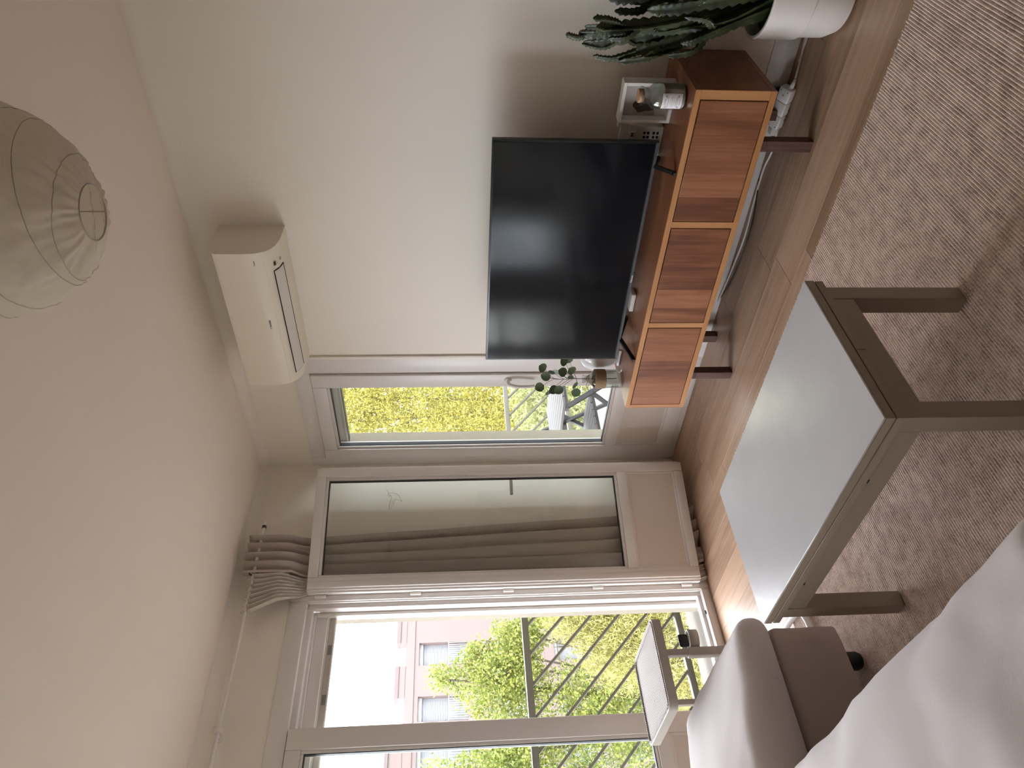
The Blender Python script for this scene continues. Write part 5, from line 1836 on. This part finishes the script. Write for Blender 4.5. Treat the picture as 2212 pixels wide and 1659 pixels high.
zz0 = 0.250
st_defs = [  # (y, z) control points in the room plus x offset, radius
    ([(0.0, -2.70, 0.255), (-0.01, -2.655, 0.45), (0.0, -2.600, 0.65), (0.0, -2.575, 0.80), (0.0, -2.572, 0.90)], 0.028, 0.022),
    ([(-0.03, -2.69, 0.255), (-0.05, -2.620, 0.42), (-0.05, -2.560, 0.58), (-0.05, -2.525, 0.72)], 0.030, 0.024),
    ([(0.03, -2.70, 0.255), (0.03, -2.64, 0.45), (0.03, -2.57, 0.62), (0.03, -2.535, 0.80), (0.03, -2.530, 0.875)], 0.026, 0.018),
    ([(-0.06, -2.73, 0.255), (-0.07, -2.67, 0.48), (-0.07, -2.625, 0.66), (-0.07, -2.61, 0.80), (-0.07, -2.612, 0.855)], 0.030, 0.024),
    ([(0.0, -2.76, 0.255), (0.0, -2.73, 0.5), (0.0, -2.70, 0.70), (0.0, -2.69, 0.82)], 0.032, 0.026),
    ([(-0.05, -2.79, 0.255), (-0.06, -2.78, 0.5), (-0.06, -2.79, 0.72), (-0.06, -2.80, 0.93)], 0.032, 0.024),
    ([(0.04, -2.80, 0.255), (0.04, -2.82, 0.5), (0.04, -2.84, 0.78)], 0.030, 0.024),
    ([(0.05, -2.74, 0.255), (0.06, -2.70, 0.5), (0.06, -2.66, 0.72)], 0.028, 0.022),
    ([(-0.08, -2.70, 0.255), (-0.10, -2.645, 0.40), (-0.10, -2.60, 0.50), (-0.10, -2.58, 0.56)], 0.026, 0.020),
    ([(-0.08, -2.75, 0.255), (-0.11, -2.73, 0.43), (-0.12, -2.70, 0.60), (-0.12, -2.69, 0.70)], 0.028, 0.022),
]
st_defs += [([(dx + random.uniform(-0.04, 0.04), yy + random.uniform(-0.02, 0.02), 0.255 + (zz_ - 0.255) * sc_) for dx, yy, zz_ in path], r0_ * 0.8, r1_ * 0.75)
            for (path, r0_, r1_), sc_ in zip(st_defs[:8], (0.82, 0.9, 0.75, 0.7, 0.85, 0.8, 0.9, 0.8))]
for path, r0_, r1_ in st_defs:
    stem([(dx, yy - PY, zz_ - zz0 - 0.0) for dx, yy, zz_ in path], r0_, r1_, ribs=random.choice((3, 4, 4)), twist=random.uniform(-0.5, 0.5))
br_defs = [
    ([(0.0, -2.575, 0.86), (0.0, -2.556, 0.90), (0.0, -2.566, 0.945)], 0.014, 0.011),
    ([(-0.05, -2.548, 0.60), (-0.06, -2.515, 0.66), (-0.06, -2.498, 0.76)], 0.017, 0.012),
    ([(-0.05, -2.530, 0.70), (-0.05, -2.505, 0.78), (-0.05, -2.512, 0.85)], 0.015, 0.010),
    ([(0.03, -2.60, 0.55), (0.02, -2.545, 0.60), (0.02, -2.520, 0.66)], 0.015, 0.010),
    ([(-0.07, -2.62, 0.76), (-0.08, -2.64, 0.81), (-0.08, -2.645, 0.87)], 0.016, 0.012),
    ([(-0.07, -2.62, 0.70), (-0.09, -2.59, 0.75), (-0.09, -2.585, 0.81)], 0.015, 0.011),
    ([(0.0, -2.70, 0.62), (-0.03, -2.66, 0.70), (-0.03, -2.655, 0.79)], 0.017, 0.013),
    ([(-0.10, -2.62, 0.45), (-0.12, -2.66, 0.49), (-0.12, -2.67, 0.57)], 0.015, 0.010),
    ([(0.03, -2.545, 0.74), (0.03, -2.515, 0.80), (0.03, -2.525, 0.88)], 0.013, 0.009),
    ([(-0.12, -2.715, 0.52), (-0.13, -2.75, 0.57), (-0.13, -2.755, 0.65)], 0.016, 0.012),
    ([(-0.06, -2.78, 0.60), (-0.07, -2.73, 0.68), (-0.07, -2.72, 0.83)], 0.017, 0.012),
    ([(-0.05, -2.60, 0.45), (-0.07, -2.545, 0.50), (-0.07, -2.525, 0.59)], 0.015, 0.010),
    ([(-0.01, -2.66, 0.43), (-0.03, -2.61, 0.46), (-0.03, -2.585, 0.53)], 0.013, 0.009),
    ([(0.0, -2.585, 0.76), (-0.02, -2.60, 0.82), (-0.02, -2.60, 0.885)], 0.014, 0.010),
]
for path, r0_, r1_ in br_defs:
    stem([(dx, yy - PY, zz_ - zz0) for dx, yy, zz_ in path], r0_, r1_, ribs=3, twist=random.uniform(-0.6, 0.6))

# ------------------------------------------------------------------ power strip and cables
ps = thing('power_strip', 'white power strip lying tilted on the floor behind the cabinet', 'power strip', (-0.095, -2.272, 0.0), math.radians(-8))
for k_ in range(3):
    ya = -0.085 + k_ * 0.0565
    bk = MB().rbox(-0.027, 0.027, ya - 0.0015, ya + 0.0570, 0.006, 0.044, 0.006, 3)
    bk.v = [(x * (1 + 0.10 * math.sin((y - ya) / 0.0555 * PI)), y, z) for x, y, z in bk.v]
    bk.v = [(x * 0.80 - z * 0.55 + 0.02, y, x * 0.55 + z * 0.80 + 0.0135) for x, y, z in bk.v]
    bk.build('socket_block', M['whiteplastic'], ps, True, 40)
rt = lambda p: (p[0] * 0.80 - p[2] * 0.55 + 0.02, p[1], p[0] * 0.55 + p[2] * 0.80 + 0.0135)
for yy in (-0.075, 0.075):
    for xx in (-0.016, 0.016):
        s_ = MB().lathe([(0.0022, 0.0459), (0.0022, 0.0468)], 8, (xx, yy), capt=True)
        s_.v = [rt(p) for p in s_.v]
        s_.build('screw', M['charcoal'], ps)
s_ = MB().box(-0.005, 0.005, -0.059, -0.0575, 0.0459, 0.0466).box(-0.0008, 0.0008, -0.063, -0.0535, 0.0459, 0.0466)
s_.v = [rt(p) for p in s_.v]
s_.build('mark', M['charcoal'], ps)
s_ = MB().tube([(-0.004, -0.083, 0.030), (-0.004, -0.105, 0.026), (0.0, -0.125, 0.022)], [0.011, 0.008, 0.005], 10)
s_.build('strain_relief', M['whiteplastic'], ps, True)

cw = thing('power_cable', 'white power cable running from the plant pot to the power strip', 'cable', (0, 0, 0), 0)
MB().tube(spline([(-0.046, -2.62, 0.008), (-0.052, -2.54, 0.006), (-0.066, -2.47, 0.006), (-0.090, -2.43, 0.014), (-0.112, -2.397, 0.0235)], 8), 0.0045, 8).build('cord', M['whiteplastic'], cw, True)
MB().tube(spline([(-0.060, -2.62, 0.0045), (-0.064, -2.54, 0.0045), (-0.060, -2.47, 0.0045), (-0.055, -2.44, 0.0045)], 8), 0.003, 8).build('cord', M['whiteplastic'], cw, True)
cw = MB().tube(spline([(-0.090, -2.18, 0.020), (-0.075, -2.08, 0.008), (-0.045, -1.98, 0.006), (-0.050, -1.83, 0.006), (-0.065, -1.66, 0.006), (-0.048, -1.50, 0.007), (-0.030, -1.36, 0.010), (-0.022, -1.25, 0.018)], 8), 0.0042, 8).build('cable', M['whiteplastic'], None, True)
tag(cw, 'white cable lying along the baseboard under the cabinet', 'cable')
cw = MB().tube(spline([(-0.03, -1.93, 0.006), (-0.085, -1.78, 0.004), (-0.10, -1.65, 0.004), (-0.085, -1.50, 0.004), (-0.05, -1.36, 0.004), (-0.022, -1.27, 0.012)], 8), 0.0028, 8).build('cable', M['cableblack'], None, True)
tag(cw, 'thin black cable curving on the floor under the cabinet', 'cable')
pl = MB().rbox(-0.02, 0.02, -0.022, 0.022, 0.0, 0.035, 0.006, 3).build('power_adapter', M['whiteplastic'], None, True, 40, (-0.050, -2.165, 0.0005))
tag(pl, 'white power adapter on the floor beside the power strip', 'adapter')
bx_ = MB().rbox(-0.010, 0.010, -0.055, 0.055, 0.0, 0.065, 0.006, 3).build('black_adapter', M['black'], None, True, 40, (-0.032, -2.275, 0.0005))
tag(bx_, 'black adapter standing between the power strip and the baseboard', 'adapter')
